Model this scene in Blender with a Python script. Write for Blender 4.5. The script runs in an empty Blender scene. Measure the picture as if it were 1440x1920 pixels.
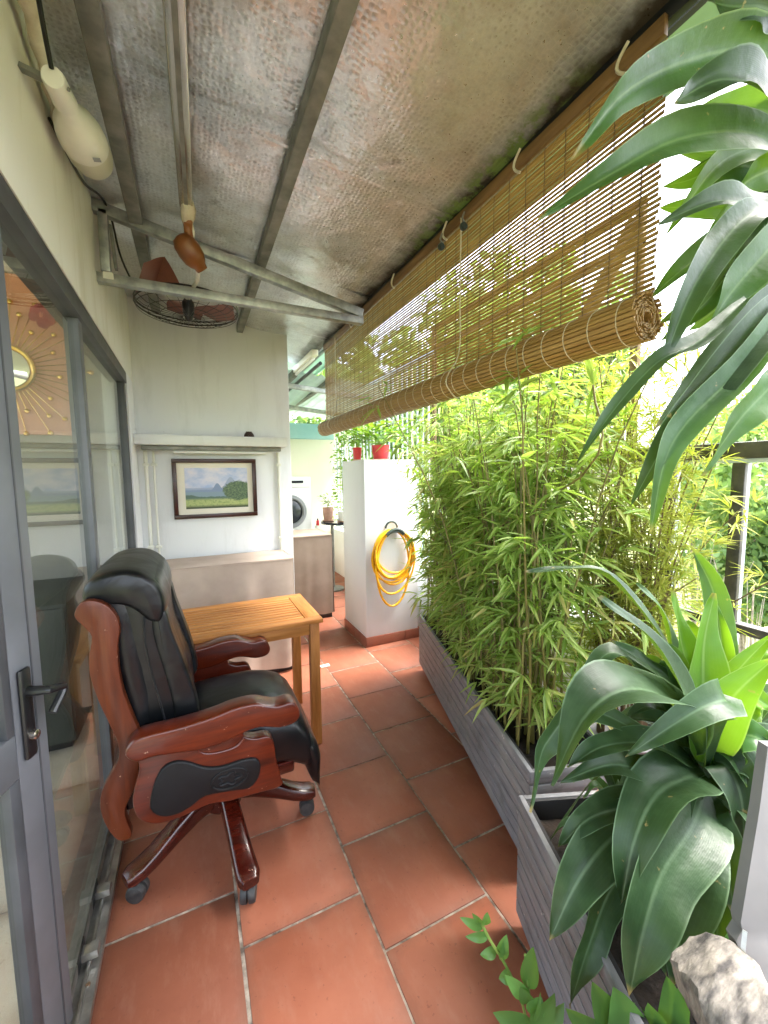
import bpy, bmesh, math, random
import numpy as np
from mathutils import Vector, Matrix, Euler
R = math.radians
random.seed(7); rng = np.random.default_rng(7)
SC = bpy.context.scene; COL = SC.collection

# ------------------------------------------------------------------ camera
F_PX, PITCH, ROLL, YAW, CAM_H = 766.25, 0.09381, -0.01027, 0.44017, 1.4796
fw = Vector((math.sin(YAW)*math.cos(PITCH), math.cos(YAW)*math.cos(PITCH), -math.sin(PITCH)))
rt = Vector((math.cos(YAW), -math.sin(YAW), 0)); up = rt.cross(fw)
cr = rt*math.cos(ROLL)+up*math.sin(ROLL); cu = -rt*math.sin(ROLL)+up*math.cos(ROLL)
cam = bpy.data.cameras.new('camera'); cam_o = bpy.data.objects.new('camera', cam); COL.objects.link(cam_o)
M3 = Matrix((cr, cu, -fw)).transposed()
cam_o.matrix_world = Matrix.Translation((0, 0, CAM_H)) @ M3.to_4x4()
cam.sensor_fit = 'VERTICAL'; cam.sensor_height = 24; cam.sensor_width = 18
cam.lens = F_PX/1920*24; cam.clip_start = .02; cam.clip_end = 2000
SC.camera = cam_o
CAM = Vector((0, 0, CAM_H))
def at(px, py, d):            # point at distance d along the viewing axis
    return CAM + (fw + cr*((px-720)/F_PX) + cu*((960-py)/F_PX))*d
def ony(y, px, py):           # point on the upright plane at depth y
    r = fw + cr*((px-720)/F_PX) + cu*((960-py)/F_PX)
    return CAM + r*(y/r.y)

# ------------------------------------------------------------------ sky, sun, exposure
SUN_EL, SUN_AZ = R(62), R(100)          # azimuth from +Y towards +X
W = bpy.data.worlds.new('World'); SC.world = W; W.use_nodes = True
nt = W.node_tree; bg = nt.nodes['Background']
sky = nt.nodes.new('ShaderNodeTexSky'); sky.sky_type = 'NISHITA'; sky.sun_disc = False
sky.sun_elevation = SUN_EL; sky.sun_rotation = SUN_AZ; sky.air_density = 1.0; sky.dust_density = 4.0; sky.ozone_density = .6
hsv = nt.nodes.new('ShaderNodeHueSaturation'); hsv.inputs['Saturation'].default_value = .55
nt.links.new(sky.outputs[0], hsv.inputs['Color']); nt.links.new(hsv.outputs[0], bg.inputs[0]); bg.inputs[1].default_value = .15
sun = bpy.data.lights.new('sun', 'SUN'); sun.energy = 1.2; sun.angle = R(25); sun.color = (1, .96, .9)
sun_o = bpy.data.objects.new('sun', sun); COL.objects.link(sun_o); sun_o.location = (12, 4, 20)
sd = Vector((math.sin(SUN_AZ)*math.cos(SUN_EL), math.cos(SUN_AZ)*math.cos(SUN_EL), math.sin(SUN_EL)))
sun_o.rotation_euler = (-sd).to_track_quat('-Z', 'Y').to_euler()
SC.view_settings.view_transform = 'Standard'; SC.view_settings.look = 'None'
SC.view_settings.exposure = 3.4; SC.view_settings.gamma = 1
SC.cycles.use_denoising = True
SC.cycles.max_bounces = 10; SC.cycles.diffuse_bounces = 6; SC.cycles.glossy_bounces = 5
SC.cycles.transparent_max_bounces = 24; SC.cycles.transmission_bounces = 6
SC.cycles.sample_clamp_indirect = 8; SC.cycles.caustics_reflective = False; SC.cycles.caustics_refractive = False

# ------------------------------------------------------------------ materials
def L(h):                      # sRGB hex to linear
    c = [int(h[i:i+2], 16)/255 for i in (0, 2, 4)]
    return tuple(x/12.92 if x <= .04045 else ((x+.055)/1.055)**2.4 for x in c)+(1,)
class NT:
    def __init__(s, name):
        s.m = bpy.data.materials.new(name); s.m.use_nodes = True; s.t = s.m.node_tree
        s.b = s.t.nodes['Principled BSDF']; s.out = s.t.nodes['Material Output']
    def n(s, typ, **kw):
        x = s.t.nodes.new('ShaderNode'+typ)
        for k, v in kw.items():
            if k in x.inputs: x.inputs[k].default_value = v
            else: setattr(x, k, v)
        return x
    def l(s, a, b): s.t.links.new(a, b)
    def ramp(s, fac, stops):
        r = s.n('ValToRGB'); e = r.color_ramp.elements
        while len(e) < len(stops): e.new(.5)
        for i, (p, c) in enumerate(stops): e[i].position = p; e[i].color = c if len(c) == 4 else tuple(c)+(1,)
        s.l(fac, r.inputs[0]); return r.outputs[0]
    def mix(s, fac, a, b, mode='MIX'):
        x = s.n('Mix', data_type='RGBA', blend_type=mode)
        for sock, v in ((x.inputs[0], fac), (x.inputs[6], a), (x.inputs[7], b)):
            if hasattr(v, 'is_output'): s.l(v, sock)
            else: sock.default_value = v
        return x.outputs[2]
    def coord(s, kind='Object', scale=(1, 1, 1), loc=(0, 0, 0)):
        tc = s.n('TexCoord'); mp = s.n('Mapping'); mp.inputs['Scale'].default_value = scale; mp.inputs['Location'].default_value = loc
        s.l(tc.outputs[kind], mp.inputs[0]); return mp.outputs[0]
    def noise(s, co, scale, detail=4, rough=.55):
        x = s.n('TexNoise', Scale=scale, Detail=detail, Roughness=rough); s.l(co, x.inputs['Vector']); return x.outputs['Fac']
    def bump(s, h, strength=.3, dist=.005, prev=None):
        x = s.n('Bump', Strength=strength, Distance=dist); s.l(h, x.inputs['Height'])
        if prev: s.l(prev, x.inputs['Normal'])
        return x.outputs[0]
def mat(name, c1, c2=None, rough=.6, metal=0., scale=6, lo=.35, hi=.65, stretch=(1, 1, 1), bump=0., bscale=40, spec=.5, coat=0., kind='Object', trans=0., rvar=0., pos=True):
    m = NT(name); co = m.coord(kind, stretch)
    if pos and kind == 'Object':
        oi = m.n('ObjectInfo'); ad = m.n('VectorMath', operation='ADD'); mm = m.n('Math', operation='MULTIPLY'); mm.inputs[1].default_value = 37
        m.l(oi.outputs['Random'], mm.inputs[0]); m.l(co, ad.inputs[0]); m.l(mm.outputs[0], ad.inputs[1]); co = ad.outputs[0]
    f = m.noise(co, scale)
    if c2:
        col = m.ramp(f, [(lo, L(c1)), (hi, L(c2))])
    else:
        col = m.mix(f, tuple(x*.88 for x in L(c1)[:3])+(1,), tuple(min(1, x*1.08) for x in L(c1)[:3])+(1,))
    m.l(col, m.b.inputs['Base Color'])
    m.b.inputs['Metallic'].default_value = metal; m.b.inputs['Specular IOR Level'].default_value = spec
    if rvar:
        r = m.n('MapRange'); r.inputs['To Min'].default_value = rough-rvar; r.inputs['To Max'].default_value = rough+rvar
        m.l(m.noise(co, scale*2.3), r.inputs[0]); m.l(r.outputs[0], m.b.inputs['Roughness'])
    else: m.b.inputs['Roughness'].default_value = rough
    m.b.inputs['Coat Weight'].default_value = coat; m.b.inputs['Coat Roughness'].default_value = .12
    if bump: m.l(m.bump(m.noise(co, bscale), bump), m.b.inputs['Normal'])
    if trans:
        t = m.n('BsdfTranslucent'); m.l(col, t.inputs[0]); x = m.n('MixShader'); x.inputs[0].default_value = trans
        m.l(m.b.outputs[0], x.inputs[1]); m.l(t.outputs[0], x.inputs[2]); m.l(x.outputs[0], m.out.inputs[0])
    return m.m
MT = {}
def tile_mat(name, c1, c2, c3):
    m = NT(name); co = m.coord(); oi = m.n('ObjectInfo')
    ad = m.n('VectorMath', operation='ADD'); mu = m.n('Math', operation='MULTIPLY'); mu.inputs[1].default_value = 53
    m.l(oi.outputs['Random'], mu.inputs[0]); m.l(co, ad.inputs[0]); m.l(mu.outputs[0], ad.inputs[1]); co = ad.outputs[0]
    a = m.ramp(m.noise(co, 5, 5, .6), [(.3, L(c1)), (.7, L(c2))])
    b = m.mix(m.ramp(m.noise(co, 2.2, 2), [(.5, (0, 0, 0)), (.75, (.45, .45, .45))]), a, L(c3))
    hv = m.n('HueSaturation'); vr = m.n('MapRange'); vr.inputs['To Min'].default_value = .78; vr.inputs['To Max'].default_value = 1.16
    m.l(oi.outputs['Random'], vr.inputs[0]); m.l(vr.outputs[0], hv.inputs['Value']); m.l(b, hv.inputs['Color'])
    se = m.n('SeparateXYZ'); tcg = m.n('TexCoord'); m.l(tcg.outputs['Generated'], se.inputs[0]); ed = None
    for ax_ in (0, 1):
        a1 = m.n('Math', operation='SUBTRACT'); m.l(se.outputs[ax_], a1.inputs[0]); a1.inputs[1].default_value = .5; a2 = m.n('Math', operation='ABSOLUTE'); m.l(a1.outputs[0], a2.inputs[0])
        if ed is None: ed = a2.outputs[0]
        else:
            mx = m.n('Math', operation='MAXIMUM'); m.l(ed, mx.inputs[0]); m.l(a2.outputs[0], mx.inputs[1]); ed = mx.outputs[0]
    e3 = m.n('Math', operation='MULTIPLY_ADD'); m.l(m.noise(co, 16, 4, .7), e3.inputs[0]); e3.inputs[1].default_value = .16; m.l(ed, e3.inputs[2])
    edm = m.ramp(e3.outputs[0], [(.5, (0, 0, 0)), (.6, (.5, .5, .5))])
    # scuffs and specks
    sp = m.ramp(m.noise(co, 60, 3, .7), [(.64, (0, 0, 0)), (.7, (.4, .4, .4))])
    wr_ = m.ramp(m.noise(m.coord('Object', (1, .35, 1)), 11, 5, .75), [(.5, (0, 0, 0)), (.72, (.2, .2, .2))])
    cA = m.mix(edm, hv.outputs[0], L('6e4a3a')); cA = m.mix(wr_, cA, L('b08a76'))
    m.l(m.mix(sp, cA, L('5b3226')), m.b.inputs['Base Color'])
    rr = m.n('MapRange'); rr.inputs['To Min'].default_value = .42; rr.inputs['To Max'].default_value = .68
    m.l(m.noise(co, 9, 5), rr.inputs[0]); m.l(rr.outputs[0], m.b.inputs['Roughness'])
    bn = m.bump(m.noise(co, 7, 3), .25, .006); m.l(m.bump(m.noise(co, 120, 4), .12, .002, bn), m.b.inputs['Normal'])
    return m.m
def foil_mat():
    m = NT('foil_insulation'); co = m.coord()
    v = m.n('TexVoronoi', Scale=58.0); v.feature = 'F1'; v.inputs['Randomness'].default_value = .45; m.l(co, v.inputs['Vector'])
    v2 = m.n('TexVoronoi', Scale=58.0); v2.feature = 'DISTANCE_TO_EDGE'; v2.inputs['Randomness'].default_value = .45; m.l(co, v2.inputs['Vector'])
    big = m.noise(co, 1.6, 4, .6); fine = m.noise(co, 70, 4, .7)
    col = m.ramp(big, [(.3, L('bcc2c8')), (.5, L('e6eaef')), (.7, L('cbcbca'))])
    seam = m.ramp(v2.outputs['Distance'], [(.0, (1, 1, 1)), (.09, (0, 0, 0))])
    col = m.mix(m.ramp(fine, [(.4, (0, 0, 0)), (.75, (.3, .3, .3))]), col, L('8f8983'))
    dots = m.ramp(v.outputs['Distance'], [(.12, (.3, .3, .3)), (.3, (0, 0, 0))]); col = m.mix(dots, col, L('8d857f')); col = m.mix(m.mix(.3, (0, 0, 0, 1), seam), col, L('f0eeec'))
    wst = m.ramp(m.noise(co, 2.6, 7, .68), [(.53, (0, 0, 0)), (.6, (.16, .16, .16)), (.75, (.35, .35, .35))]); col = m.mix(wst, col, L('9c7d62'))
    dst = m.ramp(m.noise(co, 9, 6, .75), [(.6, (0, 0, 0)), (.72, (.5, .5, .5))]); col = m.mix(dst, col, L('5f534a'))
    # damp, mossy and sooty strip along the outer eave (x in metres)
    sx = m.n('SeparateXYZ'); m.l(co, sx.inputs[0])
    ex = m.n('MapRange'); ex.inputs['From Min'].default_value = .90; ex.inputs['From Max'].default_value = 1.06; m.l(sx.outputs[0], ex.inputs[0])
    ea = m.n('Math', operation='MULTIPLY_ADD'); m.l(m.noise(co, 6, 5, .7), ea.inputs[0]); ea.inputs[1].default_value = .9; m.l(ex.outputs[0], ea.inputs[2])
    ea2 = m.n('Math', operation='MULTIPLY'); ea2.inputs[1].default_value = .6; m.l(ea.outputs[0], ea2.inputs[0]); grime = m.ramp(ea2.outputs[0], [(.42, (0, 0, 0)), (.8, (1, 1, 1))])
    col = m.mix(grime, col, L('3a332a'))
    ym = m.n('MapRange', interpolation_type='SMOOTHSTEP'); ym.inputs['From Min'].default_value = .75; ym.inputs['From Max'].default_value = 1.1; m.l(sx.outputs[1], ym.inputs[0])
    ym2 = m.n('MapRange', interpolation_type='SMOOTHSTEP'); ym2.inputs['From Min'].default_value = 2.1; ym2.inputs['From Max'].default_value = 1.5; m.l(sx.outputs[1], ym2.inputs[0])
    mm = m.n('Math', operation='MULTIPLY'); m.l(ym.outputs[0], mm.inputs[0]); m.l(ym2.outputs[0], mm.inputs[1])
    e2 = m.n('MapRange'); e2.inputs['From Min'].default_value = .965; e2.inputs['From Max'].default_value = 1.02; m.l(sx.outputs[0], e2.inputs[0])
    mo = m.ramp(m.noise(co, 14, 4, .7), [(.45, (0, 0, 0)), (.56, (1, 1, 1))])
    q = m.n('Math', operation='MULTIPLY'); m.l(mm.outputs[0], q.inputs[0]); m.l(e2.outputs[0], q.inputs[1])
    q2 = m.n('Math', operation='MULTIPLY'); m.l(q.outputs[0], q2.inputs[0]); m.l(mo, q2.inputs[1])
    col = m.mix(q2.outputs[0], col, L('6a8046'))
    m.l(col, m.b.inputs['Base Color'])
    met = m.n('Math', operation='SUBTRACT'); met.inputs[0].default_value = .76; m.l(grime, met.inputs[1]); met.use_clamp = True; m.l(met.outputs[0], m.b.inputs['Metallic'])
    rr = m.n('MapRange'); rr.inputs['To Min'].default_value = .2; rr.inputs['To Max'].default_value = .42; m.l(fine, rr.inputs[0]); m.l(rr.outputs[0], m.b.inputs['Roughness'])
    h = m.ramp(v.outputs['Distance'], [(.1, (1, 1, 1)), (.55, (0, 0, 0))])
    b1 = m.bump(big, .8, .06); b2 = m.bump(h, .3, .004, b1); cr1 = m.n('TexNoise', Scale=26.0, Detail=6.0, Roughness=.7); cr1.noise_type = 'RIDGED_MULTIFRACTAL'; m.l(co, cr1.inputs['Vector']); m.l(m.bump(cr1.outputs['Fac'], .2, .004, b2), m.b.inputs['Normal'])
    return m.m
def leaf_mat(name, c1, c2, rib, trans=.3, rough=.35, veins=True):
    m = NT(name); tc = m.n('TexCoord'); sx = m.n('SeparateXYZ'); m.l(tc.outputs['UV'], sx.inputs[0])
    co = m.coord(); oi = m.n('ObjectInfo')
    base = m.ramp(m.noise(co, 7, 4), [(.3, L(c1)), (.7, L(c2))])
    hv = m.n('HueSaturation'); vr = m.n('MapRange'); vr.inputs['To Min'].default_value = .75; vr.inputs['To Max'].default_value = 1.25
    m.l(oi.outputs['Random'], vr.inputs[0]); m.l(vr.outputs[0], hv.inputs['Value']); m.l(base, hv.inputs['Color']); col = hv.outputs[0]
    if veins:
        d = m.n('Math', operation='SUBTRACT'); m.l(sx.outputs[0], d.inputs[0]); d.inputs[1].default_value = .5
        a = m.n('Math', operation='ABSOLUTE'); m.l(d.outputs[0], a.inputs[0])
        ribm = m.ramp(a.outputs[0], [(.0, (1, 1, 1)), (.022, (.7, .7, .7)), (.05, (0, 0, 0))])
        w = m.n('Math', operation='MULTIPLY'); m.l(sx.outputs[0], w.inputs[0]); w.inputs[1].default_value = 90
        sn = m.n('Math', operation='SINE'); m.l(w.outputs[0], sn.inputs[0])
        col = m.mix(m.ramp(sn.outputs[0], [(.2, (0, 0, 0)), (1, (.02, .02, .02))]), col, L(rib))
        col = m.mix(m.mix(.4, (0, 0, 0, 1), ribm), col, L(rib))
        mar = m.ramp(a.outputs[0], [(.465, (0, 0, 0)), (.49, (.55, .55, .55))]); col = m.mix(mar, col, L(rib))
        rg_ = m.n('MapRange'); rg_.inputs['To Min'].default_value = .22; rg_.inputs['To Max'].default_value = .62; m.l(m.noise(co, 9, 5, .7), rg_.inputs[0]); m.l(rg_.outputs[0], m.b.inputs['Roughness'])
        br = m.ramp(m.noise(m.coord('Object'), 30, 3), [(.71, (0, 0, 0)), (.74, (.8, .8, .8))]); col = m.mix(br, col, L('8d7b4d'))
        tt = m.n('Math', operation='MULTIPLY_ADD'); m.l(oi.outputs['Random'], tt.inputs[0]); tt.inputs[1].default_value = .07; m.l(sx.outputs[1], tt.inputs[2])
        t2 = m.n('Math', operation='MULTIPLY_ADD'); m.l(m.noise(co, 40, 3), t2.inputs[0]); t2.inputs[1].default_value = .06; m.l(tt.outputs[0], t2.inputs[2])
        mp_ = m.n('MapRange'); mp_.inputs['From Min'].default_value = 1.03; mp_.inputs['From Max'].default_value = 1.07; m.l(t2.outputs[0], mp_.inputs[0]); col = m.mix(mp_.outputs[0], col, L('93804f'))
        blo = m.ramp(m.noise(co, 3.5, 5, .7), [(.45, (0, 0, 0)), (.7, (.25, .25, .25))]); col = m.mix(blo, col, L('64805a'))
        s2 = m.n('Math', operation='MULTIPLY'); m.l(sx.outputs[0], s2.inputs[0]); s2.inputs[1].default_value = 260; s3 = m.n('Math', operation='SINE'); m.l(s2.outputs[0], s3.inputs[0]); m.l(m.bump(s3.outputs[0], .06, .0008, m.bump(m.noise(co, 14, 4, .6), .5, .006)), m.b.inputs['Normal'])
    m.l(col, m.b.inputs['Base Color']); m.b.inputs['Roughness'].default_value = rough+.06; m.b.inputs['Specular IOR Level'].default_value = .32
    t = m.n('BsdfTranslucent'); g = m.mix(.55, col, L('a8d820')); m.l(g, t.inputs[0])
    x = m.n('MixShader'); x.inputs[0].default_value = trans; m.l(m.b.outputs[0], x.inputs[1]); m.l(t.outputs[0], x.inputs[2]); m.l(x.outputs[0], m.out.inputs[0])
    return m.m
def foliage_mat(name, stops, trans=.35, rough=.45, scale=3.):
    m = NT(name); co = m.coord(); g = m.n('NewGeometry')
    f = m.n('Math', operation='MULTIPLY_ADD'); m.l(g.outputs['Random Per Island'], f.inputs[0]); f.inputs[1].default_value = .7
    nz = m.n('Math', operation='MULTIPLY'); m.l(m.noise(co, scale, 2), nz.inputs[0]); nz.inputs[1].default_value = .3; m.l(nz.outputs[0], f.inputs[2])
    oi = m.n('ObjectInfo'); f2 = m.n('Math', operation='MULTIPLY_ADD'); m.l(oi.outputs['Random'], f2.inputs[0]); f2.inputs[1].default_value = .25; m.l(f.outputs[0], f2.inputs[2])
    f3 = m.n('Math', operation='SUBTRACT'); m.l(f2.outputs[0], f3.inputs[0]); f3.inputs[1].default_value = .12
    col = m.ramp(f3.outputs[0], [(p, L(c)) for p, c in stops])
    m.l(col, m.b.inputs['Base Color']); m.b.inputs['Roughness'].default_value = rough
    t = m.n('BsdfTranslucent'); m.l(m.mix(.4, col, L('b8dc30')), t.inputs[0])
    x = m.n('MixShader'); x.inputs[0].default_value = trans; m.l(m.b.outputs[0], x.inputs[1]); m.l(t.outputs[0], x.inputs[2]); m.l(x.outputs[0], m.out.inputs[0])
    return m.m
def glass_mat(name, tint='ffffff', ior=1.5, rough=0.):
    m = NT(name); fr = m.n('Fresnel', IOR=ior); ge = m.n('NewGeometry'); mr = m.n('MapRange'); mr.inputs['To Min'].default_value = ior; mr.inputs['To Max'].default_value = 1/ior
    m.l(ge.outputs['Backfacing'], mr.inputs[0]); m.l(mr.outputs[0], fr.inputs['IOR']); gl = m.n('BsdfGlossy', Roughness=rough); tr = m.n('BsdfTransparent'); tr.inputs[0].default_value = L(tint)
    x = m.n('MixShader'); m.l(fr.outputs[0], x.inputs[0]); m.l(tr.outputs[0], x.inputs[1]); m.l(gl.outputs[0], x.inputs[2]); m.l(x.outputs[0], m.out.inputs[0])
    return m.m
def wood_mat(name, c1, c2, c3, axis='X', rough=.45, coat=.0, chips=False, s=1.):
    m = NT(name); st = {'X': (1.2, 14, 14), 'Y': (14, 1.2, 14), 'Z': (14, 14, 1.2)}[axis]
    oi = m.n('ObjectInfo'); co = m.coord('Object', tuple(v*s for v in st))
    ad = m.n('VectorMath', operation='ADD'); mu = m.n('Math', operation='MULTIPLY'); mu.inputs[1].default_value = 91
    m.l(oi.outputs['Random'], mu.inputs[0]); m.l(co, ad.inputs[0]); m.l(mu.outputs[0], ad.inputs[1]); co = ad.outputs[0]
    col = m.ramp(m.noise(co, 2.2, 6, .65), [(.28, L(c1)), (.5, L(c2)), (.72, L(c3))])
    hv = m.n('HueSaturation'); vr = m.n('MapRange'); vr.inputs['To Min'].default_value = .9; vr.inputs['To Max'].default_value = 1.1
    m.l(oi.outputs['Random'], vr.inputs[0]); m.l(vr.outputs[0], hv.inputs['Value']); m.l(col, hv.inputs['Color']); col = hv.outputs[0]
    if chips:
        c0 = m.coord(); ch = m.ramp(m.noise(c0, 42, 4, .75), [(.685, (0, 0, 0)), (.70, (.9, .9, .9))])
        g = m.n('NewGeometry'); ed = m.ramp(g.outputs['Pointiness'], [(.5, (.12, .12, .12)), (.56, (1, 1, 1))])
        k = m.n('Math', operation='MULTIPLY'); m.l(ch, k.inputs[0]); m.l(ed, k.inputs[1])
        col = m.mix(k.outputs[0], col, L('d9b79c'))
        dk = m.ramp(m.noise(c0, 5, 4), [(.45, (0, 0, 0)), (.75, (.6, .6, .6))]); col = m.mix(dk, col, L(c1))
    m.l(col, m.b.inputs['Base Color']); m.b.inputs['Roughness'].default_value = rough
    m.b.inputs['Coat Weight'].default_value = coat; m.b.inputs['Coat Roughness'].default_value = .15
    m.b.inputs['Specular IOR Level'].default_value = .35; m.l(m.bump(m.noise(co, 4, 5), .12, .002), m.b.inputs['Normal'])
    return m.m
def leather_mat():
    m = NT('black_leather'); co = m.coord()
    m.l(m.ramp(m.noise(co, 4, 4), [(.3, L('060709')), (.75, L('0f1215'))]), m.b.inputs['Base Color']); m.b.inputs['Specular IOR Level'].default_value = .36
    rr = m.n('MapRange'); rr.inputs['To Min'].default_value = .24; rr.inputs['To Max'].default_value = .42; m.l(m.noise(co, 11, 4), rr.inputs[0]); m.l(rr.outputs[0], m.b.inputs['Roughness'])
    w = m.n('TexNoise', Scale=5.0, Detail=2.0, Distortion=1.4); m.l(m.coord('Object', (1, 1, 1.3)), w.inputs['Vector'])
    b = m.bump(w.outputs['Fac'], .3, .018); v = m.n('TexVoronoi', Scale=260.0); m.l(co, v.inputs['Vector'])
    m.l(m.bump(v.outputs['Distance'], .1, .001, b), m.b.inputs['Normal']); return m.m
def painting_mat():
    m = NT('landscape_painting'); tc = m.n('TexCoord'); sx = m.n('SeparateXYZ'); m.l(tc.outputs['UV'], sx.inputs[0]); U, V = sx.outputs[0], sx.outputs[1]
    uv = tc.outputs['UV']
    skyc = m.ramp(m.noise(uv, 3.2, 4), [(.35, L('9fb2d6')), (.55, L('cfcfe0')), (.7, L('e2d9dc'))]); col = skyc
    def ridge(col, base, amp, scale, c, seed, extra=()):
        mp = m.n('Mapping'); mp.inputs['Scale'].default_value = (1, 0, 0); mp.inputs['Location'].default_value = (seed, 0, 0); m.l(uv, mp.inputs[0])
        h = m.n('Math', operation='MULTIPLY_ADD'); m.l(m.noise(mp.outputs[0], scale, 4), h.inputs[0]); h.inputs[1].default_value = amp; h.inputs[2].default_value = base-amp/2
        cur = h.outputs[0]
        for (cx, wd, ht) in extra:
            a = m.n('Math', operation='SUBTRACT'); m.l(U, a.inputs[0]); a.inputs[1].default_value = cx
            b = m.n('Math', operation='ABSOLUTE'); m.l(a.outputs[0], b.inputs[0])
            r = m.n('MapRange', interpolation_type='SMOOTHSTEP'); r.inputs['From Min'].default_value = wd; r.inputs['From Max'].default_value = 0; r.inputs['To Max'].default_value = ht; m.l(b.outputs[0], r.inputs[0])
            s = m.n('Math', operation='ADD'); m.l(cur, s.inputs[0]); m.l(r.outputs[0], s.inputs[1]); cur = s.outputs[0]
        d = m.n('Math', operation='SUBTRACT'); m.l(cur, d.inputs[0]); m.l(V, d.inputs[1])
        f = m.ramp(d.outputs[0], [(.0, (0, 0, 0)), (.02, (1, 1, 1))]); return m.mix(f, col, c)
    col = ridge(col, .52, .06, 4, L('98a4be'), 1, [(.72, .16, .26)])
    col = ridge(col, .47, .05, 5, L('7c8eac'), 5, [(.5, .1, .16)])
    col = ridge(col, .42, .08, 9, L('7f95a2'), 9)
    col = ridge(col, .3, .08, 14, L('4f6a5c'), 3, [(.05, .2, .05)])
    grass = m.ramp(m.noise(uv, 18, 5, .7), [(.35, L('7c9450')), (.55, L('b4bc78')), (.7, L('5c7840'))])
    f = m.ramp(V, [(.2, (1, 1, 1)), (.26, (0, 0, 0))]); col = m.mix(f, col, grass)
    f = m.ramp(V, [(.03, (1, 1, 1)), (.09, (0, 0, 0))]); col = m.mix(f, col, L('31401f'))
    # round tree on the right
    dv = m.n('VectorMath', operation='SUBTRACT'); dv.inputs[1].default_value = (.84, .43, 0); m.l(uv, dv.inputs[0])
    sc = m.n('VectorMath', operation='MULTIPLY'); sc.inputs[1].default_value = (1, 1.02, 0); m.l(dv.outputs[0], sc.inputs[0])
    ln = m.n('VectorMath', operation='LENGTH'); m.l(sc.outputs[0], ln.inputs[0])
    ad = m.n('Math', operation='MULTIPLY_ADD'); m.l(m.noise(uv, 14, 4, .7), ad.inputs[0]); ad.inputs[1].default_value = .16; m.l(ln.outputs['Value'], ad.inputs[2])
    f = m.ramp(ad.outputs[0], [(.31, (1, 1, 1)), (.34, (0, 0, 0))])
    tcx = m.ramp(m.noise(uv, 30, 4, .8), [(.4, L('2c4634')), (.6, L('6d8458'))]); col = m.mix(f, col, tcx)
    m.l(col, m.b.inputs['Base Color']); m.b.inputs['Roughness'].default_value = .35; return m.m
def wall_mat(name, c, stain, amt=.5):
    m = NT(name); co = m.coord()
    base = m.mix(m.noise(co, 1.5, 3), L(c), tuple(v*.9 for v in L(c)[:3])+(1,))
    st = m.ramp(m.noise(m.coord('Object', (5, 5, .8)), 1.6, 5, .7), [(.52, (0, 0, 0)), (.8, (amt, amt, amt))]); base = m.mix(st, base, L(stain))
    sp = m.ramp(m.noise(co, 34, 3, .7), [(.74, (0, 0, 0)), (.77, (.5, .5, .5))]); base = m.mix(sp, base, L(stain))
    m.l(base, m.b.inputs['Base Color']); m.b.inputs['Roughness'].default_value = .75
    m.l(m.bump(m.noise(co, 90, 4), .12, .003, m.bump(m.noise(co, 6, 3), .25, .01)), m.b.inputs['Normal']); return m.m

MT['terracotta'] = tile_mat('terracotta_tile', '8c4f38', '9a5c44', '845747')
MT['skirt_tile'] = tile_mat('skirting_tile', '8c4a38', '9d5a44', '7a4a3c')
MT['room_tile'] = tile_mat('beige_tile', 'cbbba8', 'd8cab8', 'bcac98')
MT['grout'] = mat('grout', '5d5148', 'b0a496', rough=.9, scale=26, bump=.3, bscale=90)
MT['cream_wall'] = wall_mat('cream_plaster', 'ecebe3', 'b9b294', .55)
MT['white_wall'] = wall_mat('white_plaster', 'ebedee', 'bcbfbb', .4)
MT['white_wall_dimmed'] = wall_mat('white_plaster_dimmed', 'cfd3d5', 'b3b8ba', .4)  # wall white darkened in the colour to offset strong light on the pillar
MT['yellow_wall'] = wall_mat('pale_yellow_plaster', 'efebd8', 'd8d0b4', .4)
MT['pink_wall'] = mat('pink_paint', 'e8a48e', 'efb39c', rough=.7, scale=2)
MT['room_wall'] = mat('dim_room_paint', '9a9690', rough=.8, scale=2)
MT['foil'] = foil_mat()
MT['galv'] = mat('galvanised_steel', '8b8f8e', 'b2b4b1', rough=.45, metal=.75, scale=18, rvar=.12, bump=.1, bscale=60)
MT['old_galv'] = mat('dull_galvanised_steel', '6f716c', '8f8f88', rough=.55, metal=.55, scale=12, rvar=.12, bump=.1, bscale=60)
MT['alu'] = mat('grey_powder_coat', '585b5f', '676a6f', rough=.42, scale=5, rvar=.06)
MT['dark_alu'] = mat('dark_grey_powder_coat', '3d3f42', '4a4c50', rough=.45, scale=6, rvar=.06)
MT['bright_alu'] = mat('worn_aluminium', '8f8f8a', 'b4b3ad', rough=.35, metal=.8, scale=20, rvar=.15, bump=.15, bscale=90)
MT['chrome'] = mat('polished_tube', 'a49a90', 'c8c0b6', rough=.2, metal=.95, scale=5, stretch=(8, .4, 8))
MT['rubber'] = mat('black_rubber', '15161a', '22242a', rough=.5, scale=20)
MT['black'] = mat('black_paint', '101113', '1b1c1f', rough=.35, scale=10)
MT['dark_rail'] = mat('weathered_dark_rail', '2d2c29', '4b4843', rough=.55, scale=14, rvar=.1, bump=.2)
MT['light_rail'] = mat('pale_blue_grey_paint', '9fadb8', 'b7c2ca', rough=.5, scale=9)
MT['glass'] = glass_mat('clear_glass', 'eef1ee', 1.55)
MT['mirror'] = mat('mirror_silver', 'e8e8e4', rough=.03, metal=1., scale=2)
MT['gold'] = mat('brass_gold', 'c89a4a', 'e6c070', rough=.22, metal=1., scale=20)
MT['rosewood'] = wood_mat('red_varnished_wood', '2c0a04', '501806', '662408', 'X', .34, .45, True)
MT['rosewood_z'] = wood_mat('red_varnished_wood_upright', '3a1405', '532108', '642d0b', 'Z', .42, .15, True)
MT['darkrose'] = wood_mat('dark_red_varnished_wood', '230704', '3c0e06', '50170a', 'X', .25, .6, True)
MT['teak'] = wood_mat('oiled_teak', '8a5424', 'b0743a', 'c68e52', 'X', .5)
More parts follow.
